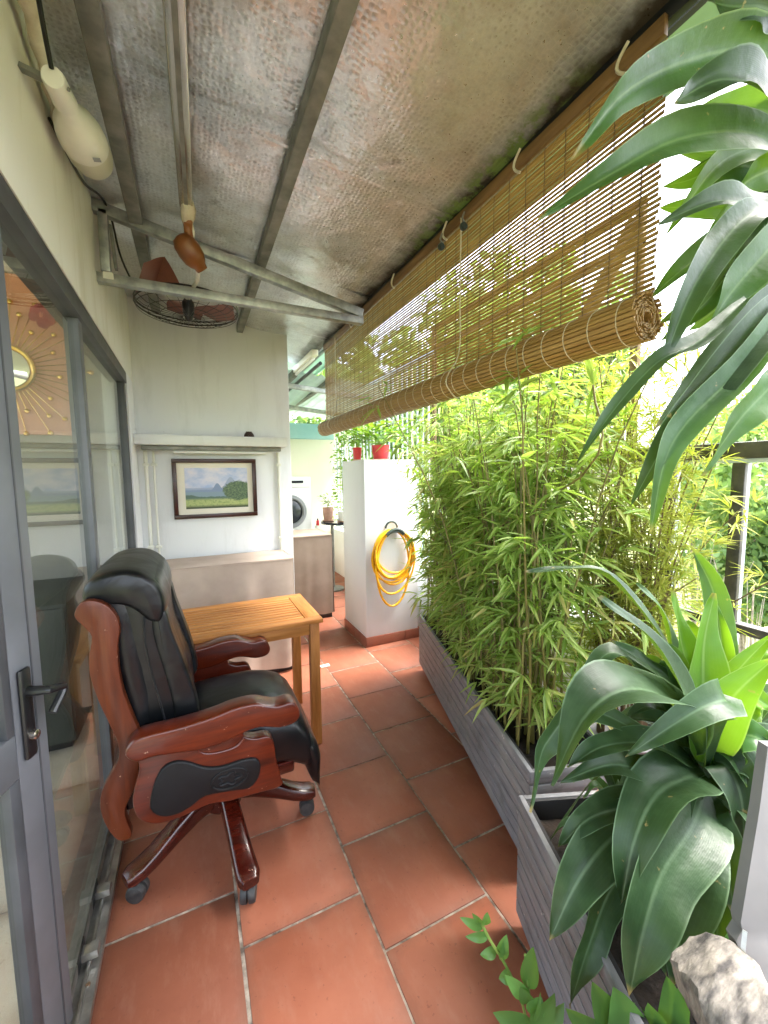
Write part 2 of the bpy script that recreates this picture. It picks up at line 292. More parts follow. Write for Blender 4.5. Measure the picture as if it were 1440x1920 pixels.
MT['teak_y'] = wood_mat('oiled_teak_crosswise', '8a5424', 'b0743a', 'c68e52', 'Y', .5)
MT['teak_z'] = wood_mat('oiled_teak_upright', '7c4c20', 'a36a34', 'b9824a', 'Z', .5)
MT['leather'] = leather_mat()
MT['pad'] = mat('black_vinyl_pad', '090a0c', '111316', spec=.3, rough=.55, scale=8, bump=.1, bscale=200)
MT['castor'] = mat('worn_castor', '2b2b2b', '474645', rough=.55, scale=30, rvar=.1)
MT['frame_wood'] = mat('dark_mahogany_frame', '2a100d', '40190f', rough=.3, scale=14, stretch=(1, 8, 8))
MT['mount'] = mat('ivory_mount', 'e9e2d2', rough=.8, scale=4)
MT['painting'] = painting_mat()
MT['fabric'] = mat('taupe_cotton', 'ad9c8f', 'bbaa9c', rough=.95, scale=5, bump=.25, bscale=260, spec=.2)
MT['fabric2'] = mat('dark_taupe_cotton', '948578', 'a29285', rough=.95, scale=5, bump=.25, bscale=260, spec=.2)
MT['white_plastic'] = mat('off_white_plastic', 'dcdccf', 'e4e4d8', rough=.4, scale=6)
MT['lamp_plastic'] = mat('aged_white_plastic', 'd8d8d0', 'e2e2da', rough=.38, scale=9)
MT['lamp_diffuser'] = mat('frosted_diffuser', 'c6c5b4', 'd2d1c0', rough=.5, scale=6, trans=.2)
MT['white_enamel'] = mat('white_enamel', 'e8e9e8', rough=.25, scale=3)
MT['grey_plastic'] = mat('grey_plastic', '8d9093', rough=.4, scale=5)
MT['dark_glass'] = mat('smoked_glass', '1c1f22', '2b3035', rough=.08, scale=6)
MT['hose'] = mat('yellow_hose', 'd99a06', 'edb31a', rough=.35, scale=16)
MT['hanger'] = mat('dark_green_plastic', '1e2a26', '2f3f38', rough=.4, scale=20)
MT['red_pot'] = mat('red_glazed_pot', 'b81f2a', 'd23a40', rough=.35, scale=6)
MT['white_pot'] = mat('white_ceramic', 'e9ebe8', rough=.3, scale=4)
MT['terra_pot'] = mat('pinkish_clay', 'a8806e', 'c39a86', rough=.7, scale=18, bump=.2)
MT['soil'] = mat('potting_soil', '140f0a', '261b12', rough=1, scale=24, bump=1, bscale=50)
MT['planter'] = mat('grey_planter_board', '6d6d70', '828285', rough=.6, scale=7, stretch=(1, 1, 8), bump=.35, bscale=30, rvar=.1)
def planter_mat():
    m = NT('grey_planter_board'); co = m.coord(); oi = m.n('ObjectInfo')
    ad = m.n('VectorMath', operation='ADD'); mu = m.n('Math', operation='MULTIPLY'); mu.inputs[1].default_value = 41; m.l(oi.outputs['Random'], mu.inputs[0]); m.l(co, ad.inputs[0]); m.l(mu.outputs[0], ad.inputs[1]); co2 = ad.outputs[0]
    st = m.n('Mapping'); st.inputs['Scale'].default_value = (1.5, 1.5, 14); m.l(co2, st.inputs[0])
    c = m.ramp(m.noise(st.outputs[0], 5, 5, .65), [(.3, L('66666a')), (.7, L('85858a'))])
    c = m.mix(m.ramp(m.noise(co, 3, 5, .7), [(.5, (0, 0, 0)), (.75, (.55, .55, .55))]), c, L('9b9690'))
    c = m.mix(m.ramp(m.noise(co, 22, 4, .75), [(.66, (0, 0, 0)), (.7, (.8, .8, .8))]), c, L('b9b5b0'))
    c = m.mix(m.ramp(m.noise(co, 8, 5, .7), [(.55, (0, 0, 0)), (.75, (.6, .6, .6))]), c, L('4e463e'))
    m.l(c, m.b.inputs['Base Color']); m.b.inputs['Roughness'].default_value = .62; m.l(m.bump(m.noise(st.outputs[0], 12, 5), .3, .002), m.b.inputs['Normal']); return m.m
MT['planter'] = planter_mat()
MT['planter_dark'] = mat('planter_core', '2c2b2d', rough=.8, scale=7)
MT['cane'] = mat('bamboo_cane', '5a5426', '7d733a', rough=.5, scale=9, stretch=(3, 3, 1))
MT['stem'] = mat('green_stem', '5d7a34', '86994f', rough=.5, scale=12)
MT['brown_stem'] = mat('brown_stem', '5c4a32', '7a6648', rough=.8, scale=20, bump=.3)
MT['bark'] = mat('grey_bark', '7d7264', 'a79c8c', rough=.9, scale=8, bump=.6, bscale=20)
MT['bamboo_leaf'] = foliage_mat('bamboo_leaf', [(0, '4a6c2a'), (.3, '74963f'), (.6, '96b05a'), (.84, 'b0c270'), (.93, 'bdb874'), (1., 'a98f5e')], .46)
MT['yellow_leaf'] = foliage_mat('yellow_green_leaf', [(0, '7a8a34'), (.35, '9aa044'), (.7, 'b0ae54'), (1., '94843e')], .4)
MT['vine_leaf'] = foliage_mat('vine_leaf', [(0, '2f5a1e'), (.5, '5d8a30'), (1., '8db04a')], .4)
MT['tree_leaf'] = foliage_mat('tree_leaf', [(0, '55743c'), (.4, '74935a'), (.75, '93ab6c'), (1., 'aeb97c')], .3, .6, .5)
MT['dry_leaf'] = foliage_mat('dry_leaf', [(0, '8f8266'), (.5, 'a89a78'), (1., 'b79a86')], .3, .7)
MT['dracaena_dark'] = leaf_mat('dracaena_leaf_deep', '1f361f', '2d482b', '748e6c', .12, .38)
MT['dracaena_lime'] = leaf_mat('dracaena_leaf_young', '4a741e', '5f8a2a', 'a6bc78', .36, .42)
MT['dracaena_mid'] = leaf_mat('dracaena_leaf_mid', '26481f', '355c2c', '7f9c68', .2, .4)
MT['zz_leaf'] = leaf_mat('rounded_glossy_leaf', '3d6230', '547d40', 'a4c47e', .28, .3, False)
MT['rock'] = mat('pale_rock', '3f3c3a', '8e877d', rough=.95, scale=22, bump=1., bscale=40, stretch=(1, 2.5, 1))
MT['board'] = mat('grey_painted_board', '6c6b69', '7b7977', rough=.6, scale=5)
MT['slat'] = mat('bamboo_slat', '8f7040', 'c2a468', rough=.5, scale=5, stretch=(40, 1.2, 40), trans=.38, lo=.3, hi=.7)
MT['slat_roll'] = mat('rolled_bamboo_slat', '80602f', 'ad8c54', rough=.5, scale=5, stretch=(40, 1.2, 40), lo=.3, hi=.7)
MT['head'] = mat('bamboo_head_board', '5f4426', '7a5c38', rough=.5, scale=5, stretch=(10, 1, 10))
MT['cord'] = mat('pale_cord', 'c9bfa6', rough=.8, scale=30)
MT['line'] = mat('clear_nylon_line', 'a5a8a2', rough=.35, scale=30)
MT['brown_plastic'] = mat('brown_plastic', '6a3d1c', '835026', rough=.35, scale=9)
MT['blade'] = mat('brown_fan_blade', '6b3a2a', '7c4835', rough=.4, scale=7)
MT['cloth'] = mat('off_white_rag', 'b7ae98', 'd2cab8', rough=.95, scale=16, bump=.5, bscale=40)
MT['green_awning'] = mat('green_awning_sheet', '6f8f7c', '82a18d', rough=.55, scale=4)
MT['aqua'] = mat('aqua_sheet', 'b4d8dc', 'c6e4e6', rough=.5, scale=3, trans=.5)
MT['pale_sheet'] = mat('pale_green_roof_sheet', '9fb5a8', 'b4c8ba', rough=.5, scale=4, trans=.16)
MT['ground'] = mat('grassy_ground', '66704a', '8d8c62', rough=1, scale=.4)
MT['paper'] = mat('white_paper', 'e8e4da', rough=.8, scale=9)
MT['red_flower'] = mat('red_petal', '8f2430', 'b23a44', rough=.6, scale=9)
MT['cone'] = mat('dark_brown_cone', '2a120d', '40201a', rough=.5, scale=40, bump=.8)
MT['brown_sofa'] = mat('dark_cabinet', '3b3f3a', '4a4e48', rough=.5, scale=3)
MT['tube_glow'] = mat('fluorescent_tube', 'e6e8e6', rough=.3, scale=3)

# ------------------------------------------------------------------ mesh helpers
class MB:
    def __init__(s): s.v = []; s.f = []; s.uv = []
    def add(s, v, f, uv=None):
        o = len(s.v); s.v += [tuple(p) for p in v]; s.f += [tuple(i+o for i in q) for q in f]
        s.uv += list(uv) if uv is not None else [(0, 0)]*len(v); return s
    def box(s, a, b, rot=None, org=None):
        v = [Vector((x, y, z)) for x in (a[0], b[0]) for y in (a[1], b[1]) for z in (a[2], b[2])]
        if rot is not None:
            o = Vector(org if org is not None else (0, 0, 0)); v = [o+rot@(p-o) for p in v]
        return s.add(v, [(0, 1, 3, 2), (4, 6, 7, 5), (0, 4, 5, 1), (2, 3, 7, 6), (0, 2, 6, 4), (1, 5, 7, 3)])
    def bar(s, p, q, w, h, upv=(0, 0, 1)):
        p, q = Vector(p), Vector(q); t = (q-p).normalized(); u = Vector(upv); sd = t.cross(u).normalized(); u = sd.cross(t)
        v = [c+sd*a*w/2+u*b*h/2 for c in (p, q) for a, b in ((-1, -1), (1, -1), (1, 1), (-1, 1))]
        return s.add(v, [(0, 3, 2, 1), (4, 5, 6, 7), (0, 1, 5, 4), (1, 2, 6, 5), (2, 3, 7, 6), (3, 0, 4, 7)])
    def tube(s, pts, r, n=8, closed=False, cap=True):
        pts = [Vector(p) for p in pts]; N = len(pts); rs = r if hasattr(r, '__len__') else [r]*N
        vs = []; ref = None
        for i, p in enumerate(pts):
            a = pts[(i+1) % N] if (closed or i < N-1) else p; b = pts[i-1] if (closed or i > 0) else p
            t = (a-b).normalized()
            if ref is None: ref = t.orthogonal().normalized()
            ref = (ref-t*ref.dot(t)); ref = ref.normalized() if ref.length > 1e-6 else t.orthogonal().normalized()
            c = t.cross(ref)
            vs += [p+(ref*math.cos(2*math.pi*k/n)+c*math.sin(2*math.pi*k/n))*rs[i] for k in range(n)]
        fs = []
        for i in range(N if closed else N-1):
            j = (i+1) % N
            fs += [(i*n+k, i*n+(k+1) % n, j*n+(k+1) % n, j*n+k) for k in range(n)]
        if cap and not closed: fs += [tuple(range(n))[::-1], tuple((N-1)*n+k for k in range(n))]
        return s.add(vs, fs)
    def lathe(s, prof, org=(0, 0, 0), axis=(0, 0, 1), n=24):
        ax = Vector(axis).normalized(); a = ax.orthogonal().normalized(); b = ax.cross(a); o = Vector(org)
        vs = [o+ax*z+(a*math.cos(2*math.pi*k/n)+b*math.sin(2*math.pi*k/n))*r for r, z in prof for k in range(n)]
        fs = [(i*n+k, i*n+(k+1) % n, (i+1)*n+(k+1) % n, (i+1)*n+k) for i in range(len(prof)-1) for k in range(n)]
        fs += [tuple(range(n))[::-1], tuple((len(prof)-1)*n+k for k in range(n))]
        return s.add(vs, fs)
    def prism(s, poly, fn):    # poly 2D; fn(u,v,k) -> point for k=0,1
        n = len(poly); vs = [fn(u, v, 0) for u, v in poly]+[fn(u, v, 1) for u, v in poly]
        fs = [tuple(range(n)), tuple(range(2*n-1, n-1, -1))]+[(i, n+i, n+(i+1) % n, (i+1) % n) for i in range(n)]
        return s.add(vs, fs)
    def grid(s, fn, nu, nv, uvs=True):
        vs = []; uv = []
        for i in range(nu+1):
            for j in range(nv+1):
                vs.append(fn(i/nu, j/nv)); uv.append((i/nu, j/nv))
        fs = [(i*(nv+1)+j, (i+1)*(nv+1)+j, (i+1)*(nv+1)+j+1, i*(nv+1)+j+1) for i in range(nu) for j in range(nv)]
        return s.add(vs, fs, uv)
    def loft(s, rings, cap=True):
        n = len(rings[0]); vs = [p for r in rings for p in r]
        fs = [(i*n+k, i*n+(k+1) % n, (i+1)*n+(k+1) % n, (i+1)*n+k) for i in range(len(rings)-1) for k in range(n)]
        if cap: fs += [tuple(range(n))[::-1], tuple((len(rings)-1)*n+k for k in range(n))]
        return s.add(vs, fs)
    def mesh(s, name, mat_, bev=0., smooth=True, ang=35, seg=2, off=(0, 0, 0), fix=True):
        me = bpy.data.meshes.new(name); o = Vector(off)
        me.from_pydata([Vector(p)-o for p in s.v], [], s.f); me.materials.append(mat_)
        if any(u != (0, 0) for u in s.uv):
            lay = me.uv_layers.new(name='UVMap'); idx = np.empty(len(me.loops), dtype=np.int32); me.loops.foreach_get('vertex_index', idx)
            lay.data.foreach_set('uv', np.array(s.uv, dtype=np.float32)[idx].ravel())
        if bev or fix:
            bm = bmesh.new(); bm.from_mesh(me)
            if fix: bmesh.ops.recalc_face_normals(bm, faces=bm.faces)
            if bev:
                es = [e for e in bm.edges if len(e.link_faces) == 2 and e.calc_face_angle(0) > .45]
                bmesh.ops.bevel(bm, geom=es, offset=bev, segments=seg, profile=.5, affect='EDGES', clamp_overlap=True)
            bm.to_mesh(me); bm.free()
        if smooth:
            me.shade_smooth(); me.set_sharp_from_angle(angle=R(ang))
        me.update(); return me
WL = {}
def link(o, parent=None, loc=(0, 0, 0)):
    COL.objects.link(o); WL[o.name] = Vector(loc)
    if parent is not None: o.parent = parent; o.location = Vector(loc)-WL[parent.name]
    else: o.location = loc
    return o
def part(name, mb, m, parent=None, **kw):
    me = mb.mesh(name, MT[m] if isinstance(m, str) else m, **kw)
    return link(bpy.data.objects.new(name, me), parent)
def inst(name, me, parent, loc, rot=None, scale=None):
    o = bpy.data.objects.new(name, me); link(o, parent, loc)
    if rot is not None: o.rotation_euler = rot if not isinstance(rot, Matrix) else rot.to_euler()
    if scale is not None: o.scale = scale
    return o
def tag(o, label=None, cat=None, group=None, kind=None):
    if label: o['label'] = label
    if cat: o['category'] = cat
    if group: o['group'] = group
    if kind: o['kind'] = kind
    return o
def thing(name, label, cat, loc=(0, 0, 0), group=None):
    o = bpy.data.objects.new(name, None); o.empty_display_size = .05; link(o, None, loc); return tag(o, label, cat, group)
def B(a, b): return MB().box(a, b)
def bez(P, n):
    P = [Vector(p) for p in P]; out = []
    for i in range(n+1):
        t = i/n; Q = P
        while len(Q) > 1: Q = [a.lerp(b, t) for a, b in zip(Q, Q[1:])]
        out.append(Q[0])
    return out
def crom(P, n):               # Catmull-Rom through points
    P = [Vector(p) for p in P]; P = [P[0]*2-P[1]]+P+[P[-1]*2-P[-2]]; out = []
    K = len(P)-3
    for i in range(n+1):
        g = min(i/n*K, K-1e-6); k = int(g); t = g-k; a, b, c, d = P[k:k+4]
        out.append(.5*((2*b)+(c-a)*t+(2*a-5*b+4*c-d)*t*t+(3*b-a-3*c+d)*t**3))
    return out

# ------------------------------------------------------------------ setting: ground, floor
GZ = -9.
g = part('ground', MB().add([(-250, -250, GZ), (400, -250, GZ), (400, 400, GZ), (-250, 400, GZ)], [(0, 1, 2, 3)]), 'ground'); tag(g, kind='structure')
fl = part('floor', B((-.45, -1.4, -.25), (2.05, 6.2, -.004)), 'grout'); tag(fl, kind='structure')
T = .4; bt = B((.0045, .0045, -.02), (T-.0045, T-.0045, .0))
tile_me = bt.mesh('floor_tile', MT['terracotta'], bev=.0022)
half = B((.0045, .0045, -.02), (.34, T-.0045, .0)).mesh('floor_tile_cut', MT['terracotta'], bev=.0022)
for k in range(6):
    x = -.3256+k*T; y0 = (1.035 if k % 2 == 0 else 1.235)-6*T
    for n in range(18):
        y = y0+n*T
        if y > 5.8: continue
        inst('floor_tile', half if k == 5 else tile_me, fl, (x+random.uniform(-.0015, .0015), y+random.uniform(-.0015, .0015), random.uniform(-.0012, .0008)), (0, 0, random.uniform(-.003, .003)))

# ------------------------------------------------------------------ walls
lw = part('left_wall', B((-.47, -1.4, 2.135), (-.335, 3.42, 2.80)), 'cream_wall'); tag(lw, 'cream plaster wall strip above the glass doors', 'wall')
bw = thing('back_wall', 'white plaster wall with the landscape picture and shelf', 'wall', (.2, 3.5, 0))
part('wall_face', B((-.47, 3.42, 0), (.762, 3.58, 2.72)), 'white_wall', bw, bev=.006)
# outer parapet and far walls
pw = part('parapet', B((1.93, -1.4, -.25), (2.1, 6.2, .66)), 'white_wall', bev=.01); tag(pw, 'low white parapet under the dark balcony railing', 'wall')
ew = part('end_wall', B((.3, 6.0, 0), (2.3, 6.15, 2.2)), 'yellow_wall'); tag(ew, 'pale yellow wall at the far end behind the washing machine', 'wall')
sw = part('utility_wall', B((.30, 3.58, 0), (.42, 6.0, 2.7)), 'yellow_wall'); tag(sw, 'pale yellow side wall of the utility corner', 'wall')

rw_ = part('light_shaping_wall', B((-.47, -1.15, 0), (1.93, -1.0, 1.1)), 'white_wall'); tag(rw_, 'low white wall added unseen behind the viewer to shape the light', 'wall')  # unseen wall, added to block and even out sky light from behind

# hose pillar with terracotta skirting
pl = thing('pillar', 'free-standing white pillar with terracotta skirting holding the hose', 'pillar', (1.55, 3.4, 0))
part('shaft', B((1.295, 3.125, 0), (1.80, 3.66, 1.595)), 'white_wall_dimmed', pl, bev=.006)
for i, (a, b) in enumerate((((1.285, 3.113, 0), (1.66, 3.124, .085)), ((1.664, 3.113, 0), (1.81, 3.124, .085)), ((1.284, 3.113, 0), (1.294, 3.385, .085)), ((1.284, 3.389, 0), (1.294, 3.66, .085)))):
    part('skirting_tile', B(a, b), 'skirt_tile', pl, bev=.002)

# ------------------------------------------------------------------ roof
def roofz(x): return 2.715-.108*(x+.33)
rf = thing('roof', 'low sloping tin roof lined with embossed silver foil', 'roof', (.35, 1.5, 2.6))
cuts = [-1.15, -.35, .62, 1.52, 2.42, 3.2, 4.1]
for i in range(len(cuts)-1):
    a, b = cuts[i], cuts[i+1]+.04
    def f(u, v, k=i, a=a, b=b):
        x = -.34+1.41*u; y = a+(b-a)*v
        return (x, y, roofz(x)-.014*math.sin(v*math.pi)*(1+.5*math.sin(u*9+k))+.006*k % .012-.007*math.sin(u*7+k*2)*math.sin(v*5)-.010*math.cos(u*math.pi*6)*.5)
    mb = MB().grid(f, 40, 26); top = MB().grid(lambda u, v: tuple(Vector(f(u, v))+Vector((0, 0, .03))), 8, 6)
    mb.add(top.v, top.f); part('roof_panel', mb, 'foil', rf, ang=80)
for y in cuts[1:-1]:
    part('foil_tape', MB().grid(lambda u, v: (-.33+1.385*u, y-.006+.012*v+.006*math.sin(u*11+y), roofz(-.33+1.385*u)-.026-.003*math.sin(u*17)), 30, 2), 'foil', rf, ang=80)
for x, lab, dp, w in ((-.175, 'grey steel purlin above the wall lamp, nearest the cream wall', .05, .055), (.385, 'long grey steel purlin down the middle of the foil ceiling', .055, .045)):
    z = roofz(x)-.012
    o = part('purlin', MB().bar((x-.01, -1.3, z-dp/2-.005), (x+.012, 3.41, z-dp/2-.005), w, dp), 'old_galv', bev=.003); tag(o, lab, 'beam', 'purlins under the foil roof')
ea = part('eave_angle', MB().bar((1.065, -.9, 2.545), (1.065, 3.4, 2.545), .02, .05), 'black', bev=.002); tag(ea, 'black steel angle along the mossy outer eave', 'beam')
# truss
YT = 2.3; tr = thing('roof_truss', 'triangular grey steel truss bracket spanning from wall to blind', 'truss', (.3, YT, 2.4))
pA, pB_, pC = ony(YT, 182, 388), ony(YT, 186, 522), ony(YT, 676, 588)
part('top_chord', MB().bar(pA+Vector((-.03, 0, .005)), pC+Vector((.01, 0, -.002)), .04, .05), 'galv', tr, bev=.003)
part('bottom_chord', MB().bar(pB_+Vector((-.03, -.004, 0)), ony(YT, 679, 603)+Vector((0, -.004, 0)), .043, .042), 'galv', tr, bev=.003)
part('upright', MB().bar(ony(YT, 200, 520)+Vector((0, 0, .02)), ony(YT, 192, 395), .038, .04, (0, 1, 0)), 'galv', tr, bev=.003)
part('web_strut', MB().bar(ony(YT, 216, 500)+Vector((0, .03, 0)), ony(YT+.0, 206, 430)+Vector((0, .03, .03)), .012, .03, (0, 1, 0)), 'old_galv', tr)
part('patch_plate', B(tuple(ony(YT, 205, 520)-Vector((.02, .028, .018))), tuple(ony(YT, 205, 520)+Vector((.02, -.0265, .012)))), 'white_plastic', tr)
# hanging tube
tb = thing('ceiling_tube', 'shiny square metal tube running under the foil ceiling', 'tube', (.02, 1.4, 2.6))
part('tube_body', MB().bar((-.022, -.6, 2.612), (.04, 2.0, 2.612), .052, .04), 'chrome', tb, bev=.006)
part('center_groove', MB().bar((-.022, -.6, 2.591), (.04, 1.999, 2.591), .014, .004), 'old_galv', tb)
for y in (.2, 1.2): part('hanger_strap', B((-.04, y, 2.63), (.05, y+.02, 2.655)), 'old_galv', tb)

# fan
FM = Vector((.045, 2.09, 2.47)); FC = Vector((.036, 2.62, 2.41))
fan = thing('ceiling_fan', 'brown caged ceiling fan tied to the end of the metal tube', 'fan', (.04, 2.2, 2.4))
rag = MB(); rag.loft([[Vector((.042, 2.005, 2.60))+Vector((0, .0, 0))+(Vector((math.cos(a), 0, math.sin(a)))*(r*(1+.25*math.sin(a*3+i))))+Vector((0, yy, dz)) for a in [2*math.pi*k/14 for k in range(14)]] for i, (r, yy, dz) in enumerate(((.022, -.04, .0), (.03, -.01, -.008), (.026, .02, -.02), (.017, .04, -.035)))])
part('tied_rag', rag, 'cloth', fan, ang=60)
part('neck', MB().tube(bez([(.042, 2.03, 2.575), (.044, 2.06, 2.56), (.046, 2.07, 2.50)], 6), [.02, .024, .02, .018, .018, .02, .022], 12), 'brown_plastic', fan)
part('neck_clip', MB().tube([(.058, 2.05, 2.565), (.064, 2.06, 2.535), (.062, 2.065, 2.51)], .006, 6), 'white_plastic', fan)
mb = MB(); ax = Vector((.55, .35, -.62)).normalized(); a1 = ax.orthogonal().normalized(); a2 = ax.cross(a1)
mb.loft([[FM+ax*z+(a1*math.cos(t)*r*.9+a2*math.sin(t)*r) for t in [2*math.pi*k/20 for k in range(20)]] for r, z in ((.012, -.066), (.036, -.058), (.05, -.035), (.054, 0), (.05, .035), (.04, .055), (.03, .066), (.026, .085))])
part('motor_housing', mb, 'brown_plastic', fan, ang=50)
part('drive_shaft', MB().tube([FM+ax*.06, FM+Vector((.03, .16, -.06)), FC+Vector((0, -.03, .06)), FC], [.01, .009, .012, .016], 8), 'white_plastic', fan)
hub = part('hub', MB().lathe([(.02, .05), (.032, .03), (.03, -.02), (.018, -.06), (.006, -.07)], FC, (0, 0, 1), 16), 'black', fan)
def blade(ang, lift):
    def fb(u, v):
        r = .04+.20*u; w = (.03+.10*math.sin(min(1, u*1.15)*math.pi*.62))*(v-.5); tw = lift*.6
        c, s_ = math.cos(ang), math.sin(ang); z = lift*.11*(1-abs(u-.5))+w*tw
        return FC+Vector((c*r-s_*w*1.5, s_*r+c*w*1.5, z+.02))
    return MB().grid(fb, 8, 5)
for ang, lift, m in ((R(200), 1.2, 'blade'), (R(-8), -.3, 'blade'), (R(95), .4, 'blade')):
    part('blade', blade(ang, lift), m, fan, ang=60)
cg = MB()
for rr, zz in ((.262, .0), (.255, -.02), (.20, -.035), (.14, -.045), (.08, -.05), (.262, .02)):
    cg.tube([FC+Vector((rr*math.cos(t), rr*math.sin(t), zz)) for t in [2*math.pi*k/40 for k in range(40)]], .0045 if rr > .26 else .0016, 5, closed=True)
for k in range(28):
    t = 2*math.pi*k/28; d = Vector((math.cos(t), math.sin(t), 0))
    cg.tube([FC+d*.03+Vector((0, 0, -.05)), FC+d*.14+Vector((0, 0, -.045)), FC+d*.22+Vector((0, 0, -.03)), FC+d*.262], .0014, 4)
part('cage', cg, 'black', fan)
part('badge', B(tuple(FC+Vector((-.03, -.258, -.036))), tuple(FC+Vector((.03, -.248, -.016)))), 'terra_pot', fan, bev=.003)

# wall lamp
la, lb = Vector((-.262, 1.36, 2.475)), Vector((-.245, 1.765, 2.545)); lax = (lb-la).normalized(); LL = (lb-la).length
lamp = thing('wall_lamp', 'bottle-shaped off-white lamp under the roof on the cream wall', 'lamp', la)
part('socket', MB().lathe([(.024, 0), (.027, .01), (.028, .07), (.03, .1)], la, lax, 20), 'lamp_plastic', lamp)
part('housing', MB().lathe([(.024, .101), (.026, .13), (.038, .165), (.056, .205), (.064, .245), (.0665, .29)], la, lax, 28), 'lamp_plastic', lamp)
part('diffuser', MB().lathe([(.0625, .291), (.065, .33), (.065, LL-.045), (.06, LL-.015), (.045, LL-.002), (.01, LL+.002)], la, lax, 28), 'lamp_diffuser', lamp)
part('screw', MB().lathe([(.005, 0), (.005, .004)], la+Vector((.028, .01, -.01)), (1, 0, -.5), 8), 'old_galv', lamp)
part('bracket', MB().bar(la+Vector((-.07, .03, .02)), la+Vector((0, .02, 0)), .02, .012), 'old_galv', lamp)
tp = Vector((.35, -.05, -.93)).normalized()
for k in range(2): part('rating_print', MB().bar(la+lax*(.255+k*.013)+tp*.066+Vector((.004, 0, 0)), la+lax*(.255+k*.013)+tp*.066+Vector((.024, 0, .004)), .008, .0012, tp), 'grey_plastic', lamp)
wp = thing('wrapped_pipe', 'cloth-wrapped grey pipe along the top of the cream wall', 'pipe', (-.3, 1.2, 2.6))
part('pipe', MB().tube([(-.285, -1.2, 2.62), (-.285, 1.14, 2.63)], .032, 14), 'old_galv', wp)
pts = crom([(-.285, 1.10, 2.63), (-.288, 1.22, 2.615), (-.292, 1.36, 2.60), (-.305, 1.52, 2.575), (-.318, 1.66, 2.56)], 18)
part('cloth_wrap', MB().tube(pts, [.036-.0016*i+.004*math.sin(i*1.9) for i in range(19)], 12), 'cloth', wp, ang=60)
cb = part('power_cable', MB().tube(crom([(-.24, .3, 2.69), (-.245, 1.0, 2.66), (-.262, 1.355, 2.49)], 16), .006, 6), 'black'); tag(cb, 'thin black cable feeding the bottle-shaped lamp', 'cable')
cb2 = part('power_cable', MB().tube(crom([(-.328, 1.62, 2.545), (-.328, 1.9, 2.60), (-.325, 2.12, 2.66), (-.29, 2.24, 2.69), (-.27, 2.33, 2.66), (-.255, 2.44, 2.55), (-.22, 2.55, 2.47), (-.215, 2.55, 2.44)], 30), .005, 6), 'black'); tag(cb2, 'loose black cable looping around the truss at the cream wall', 'cable')

# ------------------------------------------------------------------ glazed partition
gp = thing('glass_partition', 'grey aluminium framed glass wall beside the chair', 'glass wall', (-.38, 2, 0))
part('top_rail', B((-.43, -1.4, 2.065), (-.336, 3.10, 2.132)), 'dark_alu', gp, bev=.003)
part('sill', B((-.47, -1.4, -.003), (-.318, 3.10, .022)), 'bright_alu', gp, bev=.002)
for x in (-.345, -.375, -.405): part('track_rib', B((x-.004, -1.4, .022), (x+.004, 3.1, .036)), 'bright_alu', gp, bev=.001)
part('mullion', B((-.395, 1.905, .036), (-.348, 1.965, 2.065)), 'alu', gp, bev=.003)
part('jamb', B((-.40, 3.045, .036), (-.345, 3.10, 2.065)), 'dark_alu', gp, bev=.003)
part('bottom_rail', B((-.41, 1.975, .036), (-.355, 3.035, .10)), 'dark_alu', gp, bev=.003)
part('bottom_rail', B((-.41, -.2, .036), (-.365, 1.905, .075)), 'bright_alu', gp, bev=.003)
part('glass_pane', B((-.371, 1.236, .07), (-.365, 1.908, 2.07)), 'glass', gp)
part('glass_pane', B((-.371, 1.962, .095), (-.365, 3.048, 2.07)), 'glass', gp)
for y in (1.37, 1.57):
    br = part('floor_bracket', B((-.365, y, .037), (-.322, y+.035, .062)), 'bright_alu', gp, bev=.002)
    part('bracket_lip', B((-.368, y-.03, .037), (-.364, y+.05, .075)), 'black', br)
part('screw', MB().lathe([(.006, 0), (.006, .004)], (-.335, 1.30, .037), (0, 0, 1), 10), 'chrome', gp)
jw = part('jamb_wall', B((-.47, 3.10, 0), (-.336, 3.42, 2.135)), 'white_wall'); tag(jw, 'narrow white wall strip between glass wall and picture wall', 'wall')
# hinged door leaf
da = R(19); ddir = Vector((-math.sin(da), -math.cos(da), 0)); dn = Vector((math.cos(da), -math.sin(da), 0)); D0 = Vector((-.352, 1.228, 0))
dr = thing('door_leaf', 'open grey aluminium glass door with black lever handle', 'door', D0)
def dbar(a, b, z0, z1, th=.045):
    m = MB(); vs = [D0+ddir*u+dn*w+Vector((0, 0, z)) for u in (a, b) for w in (-th, 0) for z in (z0, z1)]
    return m.add(vs, [(0, 1, 3, 2), (4, 6, 7, 5), (0, 4, 5, 1), (2, 3, 7, 6), (0, 2, 6, 4), (1, 5, 7, 3)])
part('lock_stile', dbar(0, .095, .045, 2.06), 'alu', dr, bev=.003)
part('stile_groove', MB().add([Vector(p)+dn*.002 for p in dbar(.03, .034, .05, 2.055, .003).v], dbar(0, 1, 0, 1).f), 'dark_alu', dr)
part('glazing_bead', dbar(.095, .125, .045, .80, .03), 'dark_alu', dr, bev=.002)
part('glazing_bead', dbar(.095, .118, .905, 2.06, .03), 'dark_alu', dr, bev=.002)
part('mid_rail', dbar(.0955, .75, .80, .905), 'alu', dr, bev=.003)
part('bottom_rail', dbar(.126, .75, .05, .15), 'alu', dr, bev=.003)
part('top_rail', dbar(.119, .75, 1.96, 2.06), 'alu', dr, bev=.003)
part('hinge_stile', dbar(.751, .84, .045, 2.06), 'alu', dr, bev=.003)
part('lower_pane', MB().add([Vector(p)-dn*.018 for p in dbar(.12, .75, .15, .80, .006).v], dbar(0, 1, 0, 1).f), 'glass', dr)
part('upper_pane', MB().add([Vector(p)-dn*.018 for p in dbar(.115, .75, .905, 1.96, .006).v], dbar(0, 1, 0, 1).f), 'glass', dr)
